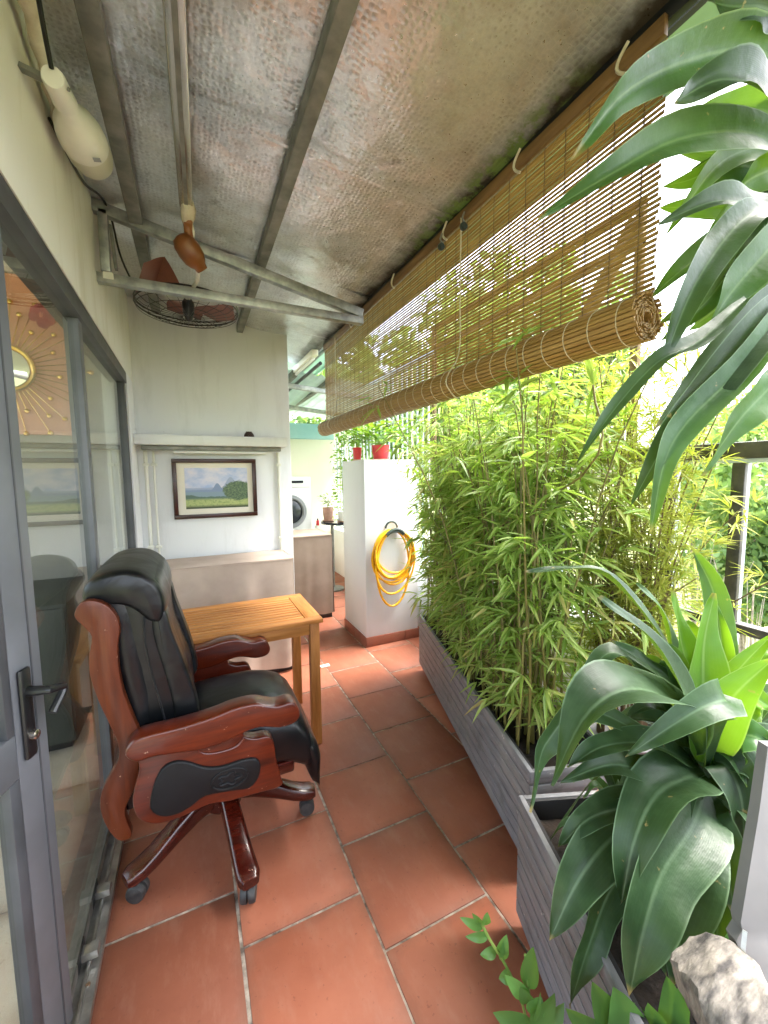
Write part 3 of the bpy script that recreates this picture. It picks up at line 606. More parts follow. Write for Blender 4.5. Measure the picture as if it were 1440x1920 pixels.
hp = part('handle_plate', MB().add([Vector(p)+dn*.013 for p in dbar(.050, .082, .83, 1.045, .012).v], dbar(0, 1, 0, 1).f), 'black', dr, bev=.008)
hz = D0+ddir*.066+Vector((0, 0, .99))
part('lever', MB().tube(crom([hz+dn*.01, hz+dn*.05, hz+dn*.056-ddir*.005+Vector((0, 0, -.002)), hz+dn*.056-ddir*.05+Vector((0, 0, -.02)), hz+dn*.052-ddir*.012+Vector((0, 0, -.062))], 18), [.011]*4+[.0095]*15, 10), 'black', hp)
part('key_cylinder', MB().lathe([(.011, 0), (.011, .012), (.008, .014)], D0+ddir*.066+dn*.012+Vector((0, 0, .885)), dn, 14), 'chrome', hp)

# ------------------------------------------------------------------ room behind the glass
rfz = part('room_floor', B((-2.7, -1.4, -.2), (-.471, 3.6, -.006)), 'grout'); tag(rfz, kind='structure')
rt_me = B((.002, .002, -.02), (.598, .598, 0)).mesh('room_tile', MT['room_tile'], bev=.001)
for i in range(4):
    for j in range(8): inst('room_tile', rt_me, rfz, (-.475-.6*(i+1), -1.3+.6*j, 0))
rw = part('room_wall', B((-2.7, 3.3, 0), (-.471, 3.42, 2.8)), 'room_wall'); tag(rw, 'dim grey wall of the room behind the glass', 'wall')
rc = part('room_ceiling', B((-2.7, -1.4, 2.7), (-.471, 3.3, 2.8)), 'white_wall'); tag(rc, kind='structure')
pk = part('pink_panel', B((-2.1, 3.255, 1.745), (-.615, 3.299, 2.69)), 'pink_wall', bev=.004); tag(pk, 'pink wall panel behind the golden sunburst mirror', 'wall panel')
sb = thing('sunburst_mirror', 'round golden sunburst mirror with beads on the pink panel', 'mirror', (-.95, 3.2, 2.13)); SBc = Vector((-.962, 3.235, 2.13))
part('mirror_glass', MB().lathe([(.115, 0), (.112, -.012), (.06, -.022), (.002, -.026)], SBc, (0, 1, 0), 32), 'mirror', sb)
part('rim', MB().tube([SBc+Vector((.13*math.cos(t), -.005, .13*math.sin(t))) for t in [2*math.pi*k/36 for k in range(36)]], .016, 8, closed=True), 'gold', sb)
for k in range(44):
    t = 2*math.pi*k/44+.03; ln = (.43, .34, .40, .27)[k % 4]; d = Vector((math.cos(t), 0, math.sin(t)))
    ry = part('ray', MB().tube([SBc+d*.14, SBc+d*ln], .0034, 5), 'gold', sb)
    part('bead', MB().lathe([(.002, -.014), (.012, -.01), (.017, 0), (.012, .01), (.002, .014)], SBc+d*(ln-.01)+Vector((0, -.004, 0)), (0, 1, 0), 10), 'gold', ry)
for i, (x, z, s) in enumerate(((-.74, 2.42, 1.2), (-1.06, 2.52, 1.))):
    fo = thing('hanging_flower', ('cluster of dark red hanging petals right of the sunburst mirror', 'small dark red hanging decoration above the sunburst mirror')[i], 'decoration', (x, 3.1, z))
    for k in range(7):
        a = k*2.4; c = Vector((x+.03*s*math.cos(a), 3.1, z+.035*s*math.sin(a)))
        part('petal', MB().lathe([(.004, -.01), (.022*s, -.004), (.026*s, .002), (.008, .01)], c, (.4*math.cos(a), -1, .4*math.sin(a)), 9), 'red_flower', fo)
    part('string', MB().tube([(x, 3.1, z), (x, 3.1, 2.7)], .0015, 4), 'red_flower', fo)
cbn = thing('room_cabinet', 'low dark cabinet in the room behind the glass', 'cabinet', (-1.3, 2.9, 0))
part('carcass', B((-2.0, 2.6, .06), (-.62, 3.29, .82)), 'brown_sofa', cbn, bev=.008)
for x in (-1.98, -1.52, -1.06): part('door_panel', B((x, 2.588, .09), (x+.43, 2.599, .8)), 'brown_sofa', cbn, bev=.004)
part('plinth', B((-1.95, 2.66, 0), (-.66, 3.28, .06)), 'black', cbn)

# ------------------------------------------------------------------ office chair
CH = thing('office_chair', 'black leather executive chair with carved red wooden arms', 'chair', (.06, 1.70, 0))
def prof(y, pts): return [(p.x, p.z) for p in (ony(y, *q) for q in pts)]
def smooth2(poly, n=3):
    out = []; K = len(poly)
    for i in range(K):
        a, b, c, d = (Vector(poly[(i+j) % K]) for j in (-1, 0, 1, 2))
        for k in range(n):
            t = k/n; out.append(tuple(.5*((2*b)+(c-a)*t+(2*a-5*b+4*c-d)*t*t+(3*b-a-3*c+d)*t**3)))
    return out
YO = 1.385        # outer face of the near arm
arm_px = [(235, 1414), (241, 1397), (265, 1379), (340, 1360), (400, 1341), (437, 1326), (475, 1317), (497, 1319), (520, 1321), (546, 1314), (559, 1326), (561, 1341), (550, 1354), (524, 1362), (494, 1361), (470, 1366), (440, 1380), (410, 1394), (372, 1404), (330, 1410), (290, 1416), (255, 1426)]
body_px = [(258, 1412), (290, 1400), (340, 1386), (385, 1372), (420, 1360), (440, 1352), (452, 1362), (455, 1374), (460, 1383), (479, 1386), (503, 1382), (514, 1394), (518, 1424), (527, 1457), (527, 1476), (475, 1491), (430, 1504), (392, 1510), (344, 1532), (302, 1546), (272, 1544), (254, 1529), (248, 1502), (254, 1472), (261, 1446)]
pad_px = [(282, 1514), (287, 1476), (302, 1442), (325, 1427), (351, 1427), (385, 1437), (419, 1435), (452, 1424), (479, 1421), (488, 1435), (484, 1457), (467, 1476), (430, 1482), (385, 1491), (359, 1510), (332, 1525), (302, 1529)]
back_px = [(139, 1150), (149, 1133), (171, 1127), (197, 1135), (216, 1154), (224, 1180), (220, 1210), (222, 1255), (231, 1300), (250, 1349), (261, 1378), (262, 1420), (258, 1455), (250, 1484), (235, 1517), (237, 1540), (247, 1566), (239, 1576), (220, 1577), (201, 1555), (188, 1521), (190, 1487), (209, 1450), (222, 1424), (220, 1394), (205, 1360), (182, 1311), (167, 1262), (167, 1225), (171, 1195), (156, 1176), (141, 1161)]
armP, bodyP, padP, backP = (smooth2(prof(YO, q)) for q in (arm_px, body_px, pad_px, back_px))
backP = smooth2(prof(1.435, back_px))
def slab(poly, y0, y1): return MB().prism(poly, lambda u, v, k: (u, (y0, y1)[k], v))
for side, (ya, yb) in enumerate(((1.385, 1.435), (2.035, 1.985))):
    sg = 1 if side == 0 else -1
    part('armrest', slab(armP, ya-.012*sg, yb+.012*sg), 'rosewood', CH, bev=.009, seg=3)
    ap = part('arm_panel', slab(bodyP, ya+.002*sg, yb), 'rosewood', CH, bev=.006, seg=3)
    pd = part('side_pad', slab(padP, ya-.008*sg, ya+.01*sg), 'pad', ap, bev=.0065, seg=3)
    c = ony(YO, 430, 1457)
    part('carved_moulding', MB().tube(crom([(p.x, ya+.001*sg, p.z) for p in (ony(YO, *q) for q in ((458, 1384), (445, 1399), (420, 1409), (392, 1414), (376, 1411), (362, 1400)))], 18), [.0055-.0002*i for i in range(19)], 8), 'rosewood', ap)
    if side == 0:
        part('embossed_emblem', MB().tube([(c.x+.056*math.cos(t), ya-.0085, c.z+.034*math.sin(t)) for t in [2*math.pi*k/32 for k in range(32)]], .004, 8, closed=True), 'pad', ap)
        em = MB().tube([(c.x+(.03+.008*math.cos(5*t))*math.cos(t), ya-.0085, c.z+(.018+.005*math.cos(5*t))*math.sin(t)) for t in [2*math.pi*k/40 for k in range(40)]], .0035, 6, closed=True)
        part('embossed_emblem', em, 'pad', ap)
    part('back_post', slab(backP, yb+.003*sg, yb+.036*sg), 'rosewood_z', CH, bev=.005, seg=2)
    bk2 = [(x-.008, z) for x, z in backP if True]
# leather wrapped rear shell between the posts
def rrect(cx, cy, hx, hy, z, n=28, e=3.2):
    out = []
    for k in range(n):
        t = 2*math.pi*k/n; c, s_ = math.cos(t), math.sin(t)
        out.append(Vector((cx+hx*math.copysign(abs(c)**(2/e), c), cy+hy*math.copysign(abs(s_)**(2/e), s_), z)))
    return out
CY = 1.71
st = [(.40, -.262, -.20), (.46, -.28, -.20), (.54, -.268, -.18), (.62, -.235, -.15), (.70, -.245, -.13), (.78, -.27, -.12), (.87, -.285, -.13), (.96, -.285, -.15), (1.03, -.29, -.16), (1.09, -.312, -.17), (1.12, -.305, -.19)]
part('rear_shell', MB().loft([rrect((a+b)/2, CY, (b-a)/2, .238, z) for z, a, b in st]), 'leather', CH, ang=60)
def ploft(poly, cy, hw, ins=.02, sm=4):
    P = smooth2(poly, sm); n = len(P); rg = []
    nrm = []
    for k in range(n):
        a, b = Vector(P[k-1]), Vector(P[(k+1) % n]); t = (b-a).normalized(); nrm.append(Vector((t.y, -t.x)))
    area = sum(P[k-1][0]*P[k][1]-P[k][0]*P[k-1][1] for k in range(n)); sg_ = 1 if area > 0 else -1
    for f, d in ((-1, 1.), (-.985, .62), (-.95, .28), (-.88, .07), (-.7, 0), (-.35, -.12), (0, -.18), (.35, -.12), (.7, 0), (.88, .07), (.95, .28), (.985, .62), (1, 1.)):
        rg.append([Vector((P[k][0]-sg_*nrm[k].x*ins*d, cy+hw*f, P[k][1]-sg_*nrm[k].y*ins*d)) for k in range(n)])
    return MB().loft(rg)
main_poly = [(-.06, .60), (-.032, .655), (-.036, .74), (-.062, .84), (-.088, .94), (-.096, 1.03), (-.098, 1.09), (-.125, 1.15), (-.23, 1.15), (-.24, 1.06), (-.238, .97), (-.222, .85), (-.195, .73), (-.175, .62), (-.12, .585)]
part('back_cushion', ploft(main_poly, CY, .231, .022), 'leather', CH, ang=75)
head_poly = [(x_, z_-.028) for x_, z_ in [(-.312, 1.125), (-.314, 1.165), (-.292, 1.196), (-.25, 1.214), (-.195, 1.216), (-.145, 1.196), (-.108, 1.155), (-.092, 1.10), (-.096, 1.05), (-.118, 1.03), (-.15, 1.045), (-.178, 1.078), (-.21, 1.10), (-.262, 1.108)]]
part('headrest_roll', ploft(head_poly, CY, .243, .018), 'leather', CH, ang=75)
def pillow(c, h, rot=0., e=2.8, nu=26, nv=16):
    def f(u, v):
        t = 2*math.pi*u; p = math.pi*(v-.5); sp = lambda a, k: math.copysign(abs(a)**(2/k), a)
        q = Vector((h[0]*sp(math.cos(p), 2.2)*sp(math.cos(t), 2.2), h[1]*sp(math.cos(p), e)*sp(math.sin(t), e), h[2]*sp(math.sin(p), 2.6)))
        return Vector(c)+Matrix.Rotation(rot, 3, 'Y')@q
    return MB().grid(f, nu, nv)
part('middle_pad', pillow((-.138, CY, .90), (.05, .165, .105), R(-13)), 'leather', CH, ang=80)
part('lumbar_pad', pillow((-.092, CY, .705), (.066, .17, .105), R(-4)), 'leather', CH, ang=80)
for s_ in (-1, 1):
    bol = [(-.02, .64), (-.014, .68), (-.03, .78), (-.055, .88), (-.08, .97), (-.095, 1.04), (-.13, 1.05), (-.135, .97), (-.115, .86), (-.095, .75), (-.085, .66), (-.06, .62)]
    part('side_bolster', ploft(bol, CY+s_*.19, .046, .014), 'leather', CH, ang=75)
    part('seam', MB().tube(crom([(x, CY+s_*.2325, z) for x, z in ((-.155, 1.05), (-.158, .95), (-.145, .84), (-.125, .73), (-.11, .63))], 20), .0035, 6), 'black', CH)
# seat
ss = [(-.13, .40, .55, .9), (-.09, .38, .585, .98), (0, .37, .60, 1), (.1, .365, .605, 1), (.2, .36, .603, 1), (.27, .35, .588, 1), (.32, .33, .565, 1), (.355, .31, .53, .99), (.375, .31, .49, .97), (.385, .34, .43, .9)]
rings = []
for x, z0, z1, w in ss:
    ring = rrect(0, 0, (z1-z0)/2, .235*w, 0, 36, 3.4); rings.append([Vector((x, CY+p.y, (z0+z1)/2+p.x+.012*(1-(p.y/.235)**2)*(p.x > 0))) for p in ring])
part('seat_cushion', MB().loft(rings), 'leather', CH, ang=70)
part('seat_crease', MB().tube(crom([(.375, CY-.225, .415), (.392, CY-.12, .42), (.396, CY, .42), (.392, CY+.12, .42), (.375, CY+.225, .415)], 20), .006, 6), 'black', CH)
lip = []
for x, z, th, w in ((.362, .44, .03, .97), (.380, .40, .036, 1), (.392, .35, .036, 1), (.392, .30, .03, 1), (.398, .262, .02, .98), (.404, .25, .008, .96)):
    lip.append([Vector((x+th*math.copysign(abs(math.cos(t))**.8, math.cos(t)), CY+.232*w*math.copysign(abs(math.sin(t))**.5, math.sin(t)), z+.006*math.sin(6*t))) for t in [2*math.pi*k/30 for k in range(30)]])
part('front_roll', MB().loft(lip), 'leather', CH, ang=70)
part('seat_frame', B((-.18, CY-.22, .335), (.31, CY+.22, .385)), 'darkrose', CH, bev=.01)
part('mechanism', B((-.06, CY-.09, .285), (.18, CY+.09, .334)), 'black', CH, bev=.01)
part('gas_column', MB().lathe([(.045, .12), (.045, .2), (.03, .205), (.03, .285)], (.06, CY, 0), (0, 0, 1), 20), 'black', CH)
part('hub_cap', MB().lathe([(.055, .125), (.07, .14), (.072, .225), (.06, .24), (.045, .245)], (.06, CY, 0), (0, 0, 1), 24), 'darkrose', CH)
for k in range(5):
    a = R(-153+72*k); d = Vector((math.cos(a), math.sin(a), 0)); n_ = Vector((-d.y, d.x, 0)); O = Vector((.06, CY, 0)); rg = []
    for r, zt, zb, w in ((.05, .245, .15, .034), (.12, .228, .14, .034), (.2, .19, .115, .035), (.28, .145, .085, .037), (.325, .128, .076, .039), (.352, .124, .074, .038), (.372, .112, .08, .028)):
        rg.append([O+d*r+n_*(w*math.copysign(abs(math.cos(t))**.6, math.cos(t)))+Vector((0, 0, (zt+zb)/2+(zt-zb)/2*math.copysign(abs(math.sin(t))**.6, math.sin(t)))) for t in [2*math.pi*q/20+.001 for q in range(20)]])
    lg = part('leg', MB().loft(rg), 'darkrose', CH, ang=50)
    cp = O+d*.335+Vector((0, 0, .032)); ca = a+R(40+25*k); cd = Vector((math.cos(ca), math.sin(ca), 0))
    cs = part('castor', MB().lathe([(.012, -.027), (.029, -.025), (.032, -.018), (.032, -.004), (.02, -.003), (.02, .003), (.032, .004), (.032, .018), (.029, .025), (.012, .027)], cp, cd, 22), 'castor', lg)
    part('castor_stem', MB().tube([cp+Vector((0, 0, .015)), cp+Vector((0, 0, .05))], .012, 8), 'black', lg)

# ------------------------------------------------------------------ slatted table
tx0, tx1, ty0, ty1, tz = -.27, .605, 2.06, 2.575, .712
tbl = thing('side_table', 'slatted teak table standing behind the leather chair', 'table', (.17, 2.3, 0))
part('rail', B((tx0, ty0, tz-.022), (tx1-.0, ty0+.055, tz)), 'teak', tbl, bev=.002)
part('rail', B((tx0, ty1-.055, tz-.022), (tx1, ty1, tz)), 'teak', tbl, bev=.002)
for x in (tx0, tx1-.085): part('end_board', B((x+.001, ty0+.056, tz-.022), (x+.084, ty1-.056, tz+.0005)), 'teak_y', tbl, bev=.002)
n = 10; pit = (ty1-ty0-.112)/n
for k in range(n): part('slat', B((tx0+.088, ty0+.056+k*pit+.005, tz-.02), (tx1-.088, ty0+.056+(k+1)*pit-.004, tz-.0005+random.uniform(-.001, .001))), 'teak', tbl, bev=.0015)
for x in (tx0+.02, tx1-.068):
    for y in (ty0+.014, ty1-.062): part('leg', B((x, y, 0), (x+.05, y+.05, tz-.0225)), 'teak_z', tbl, bev=.003)
for y in (ty0+.022, ty1-.04): part('apron', B((tx0+.072, y, tz-.085), (tx1-.07, y+.02, tz-.0225)), 'teak', tbl, bev=.002)
for x in (tx0+.03, tx1-.05): part('apron', B((x, ty0+.066, tz-.085), (x+.02, ty1-.064, tz-.0225)), 'teak_y', tbl, bev=.002)

# ------------------------------------------------------------------ picture, shelf, conduits
pi = thing('framed_picture', 'framed landscape painting with mountains and a tree on white wall', 'picture', (.17, 3.41, 1.2)); YP = 3.40
q = [ony(YP, *v) for v in ((322, 859), (480, 862), (482, 968), (326, 972))]; x0, x1, z1, z0 = (q[0].x+q[3].x)/2, (q[1].x+q[2].x)/2, (q[0].z+q[1].z)/2, (q[2].z+q[3].z)/2; fwid = .03
for a, b in (((x0, z0), (x1, z0+fwid)), ((x0, z1-fwid), (x1, z1)), ((x0, z0+fwid), (x0+fwid, z1-fwid)), ((x1-fwid, z0+fwid), (x1, z1-fwid))): part('frame_bar', B((a[0], 3.385, a[1]), (b[0], 3.4185, b[1])), 'frame_wood', pi, bev=.003)
part('mount', B((x0+fwid, 3.404, z0+fwid), (x1-fwid, 3.416, z1-fwid)), 'mount', pi)
mb = MB(); a, b, c, d = x0+.082, x1-.068, z0+.072, z1-.068
mb.add([(a, 3.4025, c), (b, 3.4025, c), (b, 3.4025, d), (a, 3.4025, d)], [(0, 1, 2, 3)], [(0, 0), (1, 0), (1, 1), (0, 1)]); part('painting', mb, 'painting', pi, fix=False)
sh = thing('wall_shelf', 'long white shelf ledge above the landscape painting', 'shelf', (.2, 3.35, 1.7))
part('ledge', B((-.335, 3.235, 1.695), (.70, 3.418, 1.765)), 'white_wall', sh, bev=.006)
part('lamp_batten', B((-.30, 3.30, 1.662), (.66, 3.36, 1.6945)), 'old_galv', sh, bev=.004)
part('lamp_tube', MB().tube([(-.1, 3.33, 1.652), (.55, 3.33, 1.652)], .011, 10), 'tube_glow', sh)
cn = thing('pine_cone', 'dark brown pine cone sitting on the white shelf ledge', 'ornament', (.42, 3.29, 1.766))
mb = MB()
for i in range(5):
    r = .033*math.cos(i*.26); z = 1.768+i*.008
    for k in range(10):
        t = 2*math.pi*(k+.5*(i % 2))/10; p = Vector((.42+r*math.cos(t), 3.29+r*math.sin(t), z)); mb.tube([(.42, 3.29, z), p, p+Vector((.004*math.cos(t), .004*math.sin(t), .007))], [.006, .008, .002], 5)
part('scales', mb, 'cone', cn)
for i, (x, lab) in enumerate(((-.285, 'white conduit running down the wall corner left of the painting'), (-.235, 'thin white conduit beside the corner, left of the painting'), (.655, 'white conduit running down the wall right of the painting'))):
    co_ = thing('conduit', lab, 'conduit', (x, 3.40, .8), 'white conduits on the picture wall')
    part('pipe', MB().tube([(x, 3.405, .3), (x, 3.405, 1.66)], .013 if i != 1 else .008, 10), 'white_plastic', co_)
    for z in (.95, 1.55): part('clip', B((x-.02, 3.39, z), (x+.02, 3.419, z+.02)), 'white_plastic', co_, bev=.003)

# ------------------------------------------------------------------ cloth covered cabinets
def cloth_box(name, label, x0, x1, y0, y1, h, m, seed, zb=.03):
    rr = random.Random(seed); fa = .019 if seed == 3 else .004; t = thing(name, label, 'covered cabinet', ((x0+x1)/2, (y0+y1)/2, 0)); ph = [rr.uniform(0, 6.28) for _ in range(6)]
    def f(u, v):
        if v < .22:
            k = v/.22; x = x0+(x1-x0)*u; y = y1+(y0-y1)*k
            return (x, y, h+.004*math.sin(u*9+ph[0])*math.sin(k*5)-.004*(k > .95))
        k = (v-.22)/.78; x = x0+(x1-x0)*u; amp = fa*k**.7
        y = y0-.002-amp*(.7+.55*math.sin(u*19+ph[1]+1.6*math.sin(u*6+ph[5])+.6*k)+.3*math.sin(u*37+ph[2]+k*1.5))
        return (x, y, h-(h-zb)*k+.006*k*math.sin(u*15+ph[3]))
    def side(u, v):
        y = y1+(y0-y1)*u; amp = .015*v; return (x1+.002+amp*(.5+.5*math.sin(u*19+ph[4])), y-.002*(u > .98), h-(h-zb)*v)
    part('cloth_drape', MB().grid(f, 90, 40), m, t, ang=60); part('cloth_side', MB().grid(side, 24, 20), m, t, ang=60)
    part('hem', MB().tube([(x0+(x1-x0)*i/40, y0-.004, h+.001) for i in range(41)], .004, 6), m, t)
    part('carcass', B((x0+.01, y0+.012, .0), (x1-.01, y1-.001, h-.006)), 'black', t)
    return t
cloth_box('covered_cabinet', 'low cabinet under a taupe cloth below the landscape painting', -.30, .66, 3.0, 3.40, .86, 'fabric', 3, .045)
cloth_box('covered_cabinet', 'taller cabinet under a grey taupe cloth left of the white pillar', .72, 1.275, 3.97, 4.5, .865, 'fabric2', 8, .05)

# washing machine on a plinth
wmx, wmy, wz = .80, 4.95, .62
pb = part('laundry_plinth', B((.55, 4.7, 0), (1.42, 5.6, wz)), 'yellow_wall', bev=.01); tag(pb, 'pale yellow masonry plinth carrying the washing machine', 'plinth')
wm = thing('washing_machine', 'white front-loading washing machine behind the grey covered cabinet', 'washing machine', (wmx+.27, wmy+.25, wz))
part('cabinet', B((wmx, wmy, wz), (wmx+.54, wmy+.55, wz+.83)), 'white_enamel', wm, bev=.012)
part('control_panel', B((wmx+.01, wmy-.012, wz+.70), (wmx+.53, wmy-.001, wz+.81)), 'white_enamel', wm, bev=.006)
part('display', B((wmx+.30, wmy-.017, wz+.755), (wmx+.44, wmy-.0125, wz+.785)), 'dark_glass', wm)
part('program_knob', MB().lathe([(.03, 0), (.03, -.02), (.024, -.026)], (wmx+.2, wmy-.012, wz+.755), (0, 1, 0), 20), 'grey_plastic', wm)
wc = (wmx+.27, wmy, wz+.41)
part('door_ring', MB().lathe([(.20, 0), (.205, -.012), (.195, -.03), (.165, -.035), (.15, -.02), (.15, 0)], wc, (0, 1, 0), 40), 'grey_plastic', wm)
part('door_glass', MB().lathe([(.149, -.015), (.12, -.035), (.07, -.048), (.002, -.052)], wc, (0, 1, 0), 36), 'dark_glass', wm)
part('drawer_seam', B((wmx+.02, wmy-.015, wz+.72), (wmx+.16, wmy-.0125, wz+.795)), 'white_plastic', wm)
sbt = thing('small_bottle', 'tiny dark red bottle beside the washing machine', 'bottle', (1.385, 4.85, wz))
part('bottle_body', MB().lathe([(.018, .0), (.02, .005), (.02, .05), (.012, .065)], (1.385, 4.85, wz+.235), (0, 0, 1), 14), 'red_pot', sbt); part('cap', MB().lathe([(.009, .066), (.009, .085)], (1.385, 4.85, wz+.235), (0, 0, 1), 12), 'black', sbt)
part('stand', B((1.355, 4.82, wz), (1.415, 4.88, wz+.234)), 'white_plastic', sbt, bev=.004)

# ------------------------------------------------------------------ hose on the pillar
hh = thing('hose_hanger', 'dark green hose hanger screwed to the white pillar', 'hanger', (1.53, 3.1, .9)); hx = 1.535; HZ = .985
part('saddle', MB().loft([[Vector((hx+.085*math.sin(a), 3.118-yy, HZ-.05+.085*math.cos(a)*.75+dz)) for a, dz in [(R(-62+124*k/12), .012) for k in range(13)]]+[Vector((hx+.085*math.sin(a), 3.118-yy, HZ-.05+.085*math.cos(a)*.75-.014)) for a in [R(62-124*k/12) for k in range(13)]] for yy in (0, .02, .05, .075, .085)]), 'hanger', hh, bev=.003)
part('back_bow', MB().tube([(hx+.055*math.cos(t), 3.112, HZ+.03+.055*math.sin(t)) for t in [math.pi*k/14 for k in range(15)]], .009, 8), 'hanger', hh)
part('front_lip', MB().tube([(hx+.09*math.sin(R(-66+132*k/14)), 3.034, HZ-.045+.09*math.cos(R(-66+132*k/14))*.8) for k in range(15)], .013, 8), 'hanger', hh)
hs = []; topz = HZ+.022
LP = [(.185, .46), (.17, .40), (.195, .50), (.16, .34), (.19, .47), (.15, .27), (.18, .52), (.175, .43), (.165, .66)]
for i, (w, h) in enumerate(LP):
    for k in range(28):
        t = 2*math.pi*k/28; kx = i+k/28; w2, h2 = LP[(i+1) % len(LP)] if i < len(LP)-1 else (w, h); ww, h3 = w+(w2-w)*k/28, h+(h2-h)*k/28
        x = hx+ww*math.sin(t)*(1+.08*math.sin(i*2.1))*(1 if abs(math.cos(t)) < .85 or math.cos(t) < 0 else .97)+.006*math.sin(i*3); z = topz-(h3/2)*(1-math.cos(t))-.004*(i % 3)
        dep = 3.092-.045*((i*5) % 9)/9-.012*math.sin(t*1.0+i)
        hs.append((x, min(3.106, dep), z))
ho = part('garden_hose', MB().tube(hs, .0095, 8), 'hose', ang=80); tag(ho, 'coiled yellow garden hose hanging on the white pillar', 'hose')

# ------------------------------------------------------------------ potted plants on the pillar and shelf
def leafy(parent, c, h, r, n, m, ls=.05, seed=1, stems=5):
    rr = random.Random(seed); mb = MB(); sm = MB()
    for s_ in range(stems):
        a = rr.uniform(0, 6.28); e = Vector(c)+Vector((math.cos(a)*r*rr.uniform(.2, 1), math.sin(a)*r*rr.uniform(.2, 1), h*rr.uniform(.6, 1))); sm.tube(bez([c, Vector(c)+Vector((0, 0, h*.5)), e], 5), .003, 5)
    for i in range(n):
        a = rr.uniform(0, 6.28); q = rr.random()**.5; p = Vector(c)+Vector((math.cos(a)*r*q, math.sin(a)*r*q, h*rr.uniform(.25, 1.05)))
        d = Vector((math.cos(a+rr.uniform(-.8, .8)), math.sin(a+rr.uniform(-.8, .8)), rr.uniform(-.3, .7))).normalized(); s2 = d.cross(Vector((0, 0, 1))).normalized(); nn = s2.cross(d); l = ls*rr.uniform(.7, 1.3)
        mb.add([p, p+d*l*.4+s2*l*.28, p+d*l*.75+s2*l*.2-nn*l*.06, p+d*l-nn*l*.14, p+d*l*.75-s2*l*.2-nn*l*.06, p+d*l*.4-s2*l*.28, p+d*l*.45-nn*l*.06], [(0, 1, 6), (1, 2, 6), (2, 3, 6), (3, 4, 6), (4, 5, 6), (5, 0, 6)])
    part('stems', sm, 'stem', parent); o = part('foliage', mb, m, parent, smooth=False, fix=False); o['kind'] = 'stuff'
def pot(name, label, c, r, h, m, cat='plant pot'):
    t = thing(name, label, cat, c); x = Vector(c)
    part('pot', MB().lathe([(r*.72, 0), (r*.8, .01), (r*.97, h*.55), (r, h*.9), (r*1.06, h*.93), (r*1.06, h), (r*.93, h), (r*.9, h*.86)], x, (0, 0, 1), 28), m, t)
    part('saucer', MB().lathe([(r*.9, -.001), (r*1.1, .004), (r*1.12, .014), (r*.8, .012)], x-Vector((0, 0, .0)), (0, 0, 1), 28), 'terra_pot', t)
    part('soil', MB().lathe([(r*.9, h*.84), (r*.5, h*.88), (.002, h*.89)], x, (0, 0, 1), 20), 'soil', t); return t
t = pot('potted_plant', 'leafy plant in a bright red pot on top of the pillar', (1.555, 3.36, 1.596), .078, .135, 'red_pot'); leafy(t, (1.555, 3.36, 1.70), .2, .24, 260, 'vine_leaf', .08, 2, 9)
t = pot('potted_plant', 'small plant in a dull red pot at the left edge of the pillar', (1.385, 3.50, 1.596), .04, .12, 'red_pot'); leafy(t, (1.385, 3.50, 1.68), .2, .16, 150, 'vine_leaf', .05, 3)
shf = thing('corner_shelf', 'round dark glass shelf holding potted plants by the window', 'shelf', (1.72, 4.9, 0))
part('shelf_top', MB().lathe([(.27, .86), (.275, .875), (.27, .89)], (1.72, 4.9, 0), (0, 0, 1), 36), 'dark_glass', shf); part('post', MB().tube([(1.60, 4.95, 0), (1.60, 4.95, .86)], .02, 10), 'old_galv', shf); part('foot', MB().lathe([(.14, .0), (.14, .02), (.03, .03)], (1.60, 4.95, 0), (0, 0, 1), 20), 'old_galv', shf)
t = pot('potted_plant', 'climbing plant in a white square pot on the glass shelf', (1.70, 4.78, .891), .075, .13, 'white_pot'); leafy(t, (1.70, 4.78, 1.0), .75, .1, 150, 'vine_leaf', .055, 5)
t = pot('potted_plant', 'small plant in a brown clay pot on the glass shelf', (1.55, 4.95, .891), .065, .17, 'terra_pot'); leafy(t, (1.55, 4.95, 1.04), .16, .1, 60, 'vine_leaf', .05, 6)
# window bars and vines on the outer side
fb = thing('window_grille', 'pale painted steel bar grille on the parapet beyond the pillar', 'grille', (2.02, 4.5, .66))
for k in range(27): part('bar', MB().tube([(2.02, 3.3+.105*k, .70), (2.02, 3.3+.105*k, 2.55)], .011, 6), 'light_rail' if k % 3 else 'white_plastic', fb)
for z in (.69, 1.56, 2.55): part('crossbar', MB().bar((2.02, 3.2, z), (2.02, 6.1, z), .03, .03), 'light_rail', fb, bev=.003)
vn = thing('climbing_vine', 'green climbing vine tangled through the pale window grille', 'vine', (1.98, 4.6, .7))
for k in range(7):
    y = 3.5+.36*k; part('stem', MB().tube(crom([(1.97, y, .66), (1.985, y+.06, 1.1), (1.96, y-.05, 1.6), (1.98, y+.1, 2.1)], 16), .005, 5), 'stem', vn)
mb = MB()
for i in range(900):
    y = random.uniform(3.4, 5.9); z = .75+1.5*random.random()**1.2; p = Vector((1.97+random.gauss(0, .06), y, z)); d = Vector((random.uniform(-1, .3), random.uniform(-1, 1), random.uniform(-.8, .6))).normalized(); s2 = d.orthogonal().normalized(); l = random.uniform(.04, .085)
    mb.add([p, p+d*l*.4+s2*l*.3, p+d*l, p+d*l*.4-s2*l*.3], [(0, 1, 2, 3)])
o = part('foliage', mb, 'vine_leaf', vn, smooth=False, fix=False); o['kind'] = 'stuff'

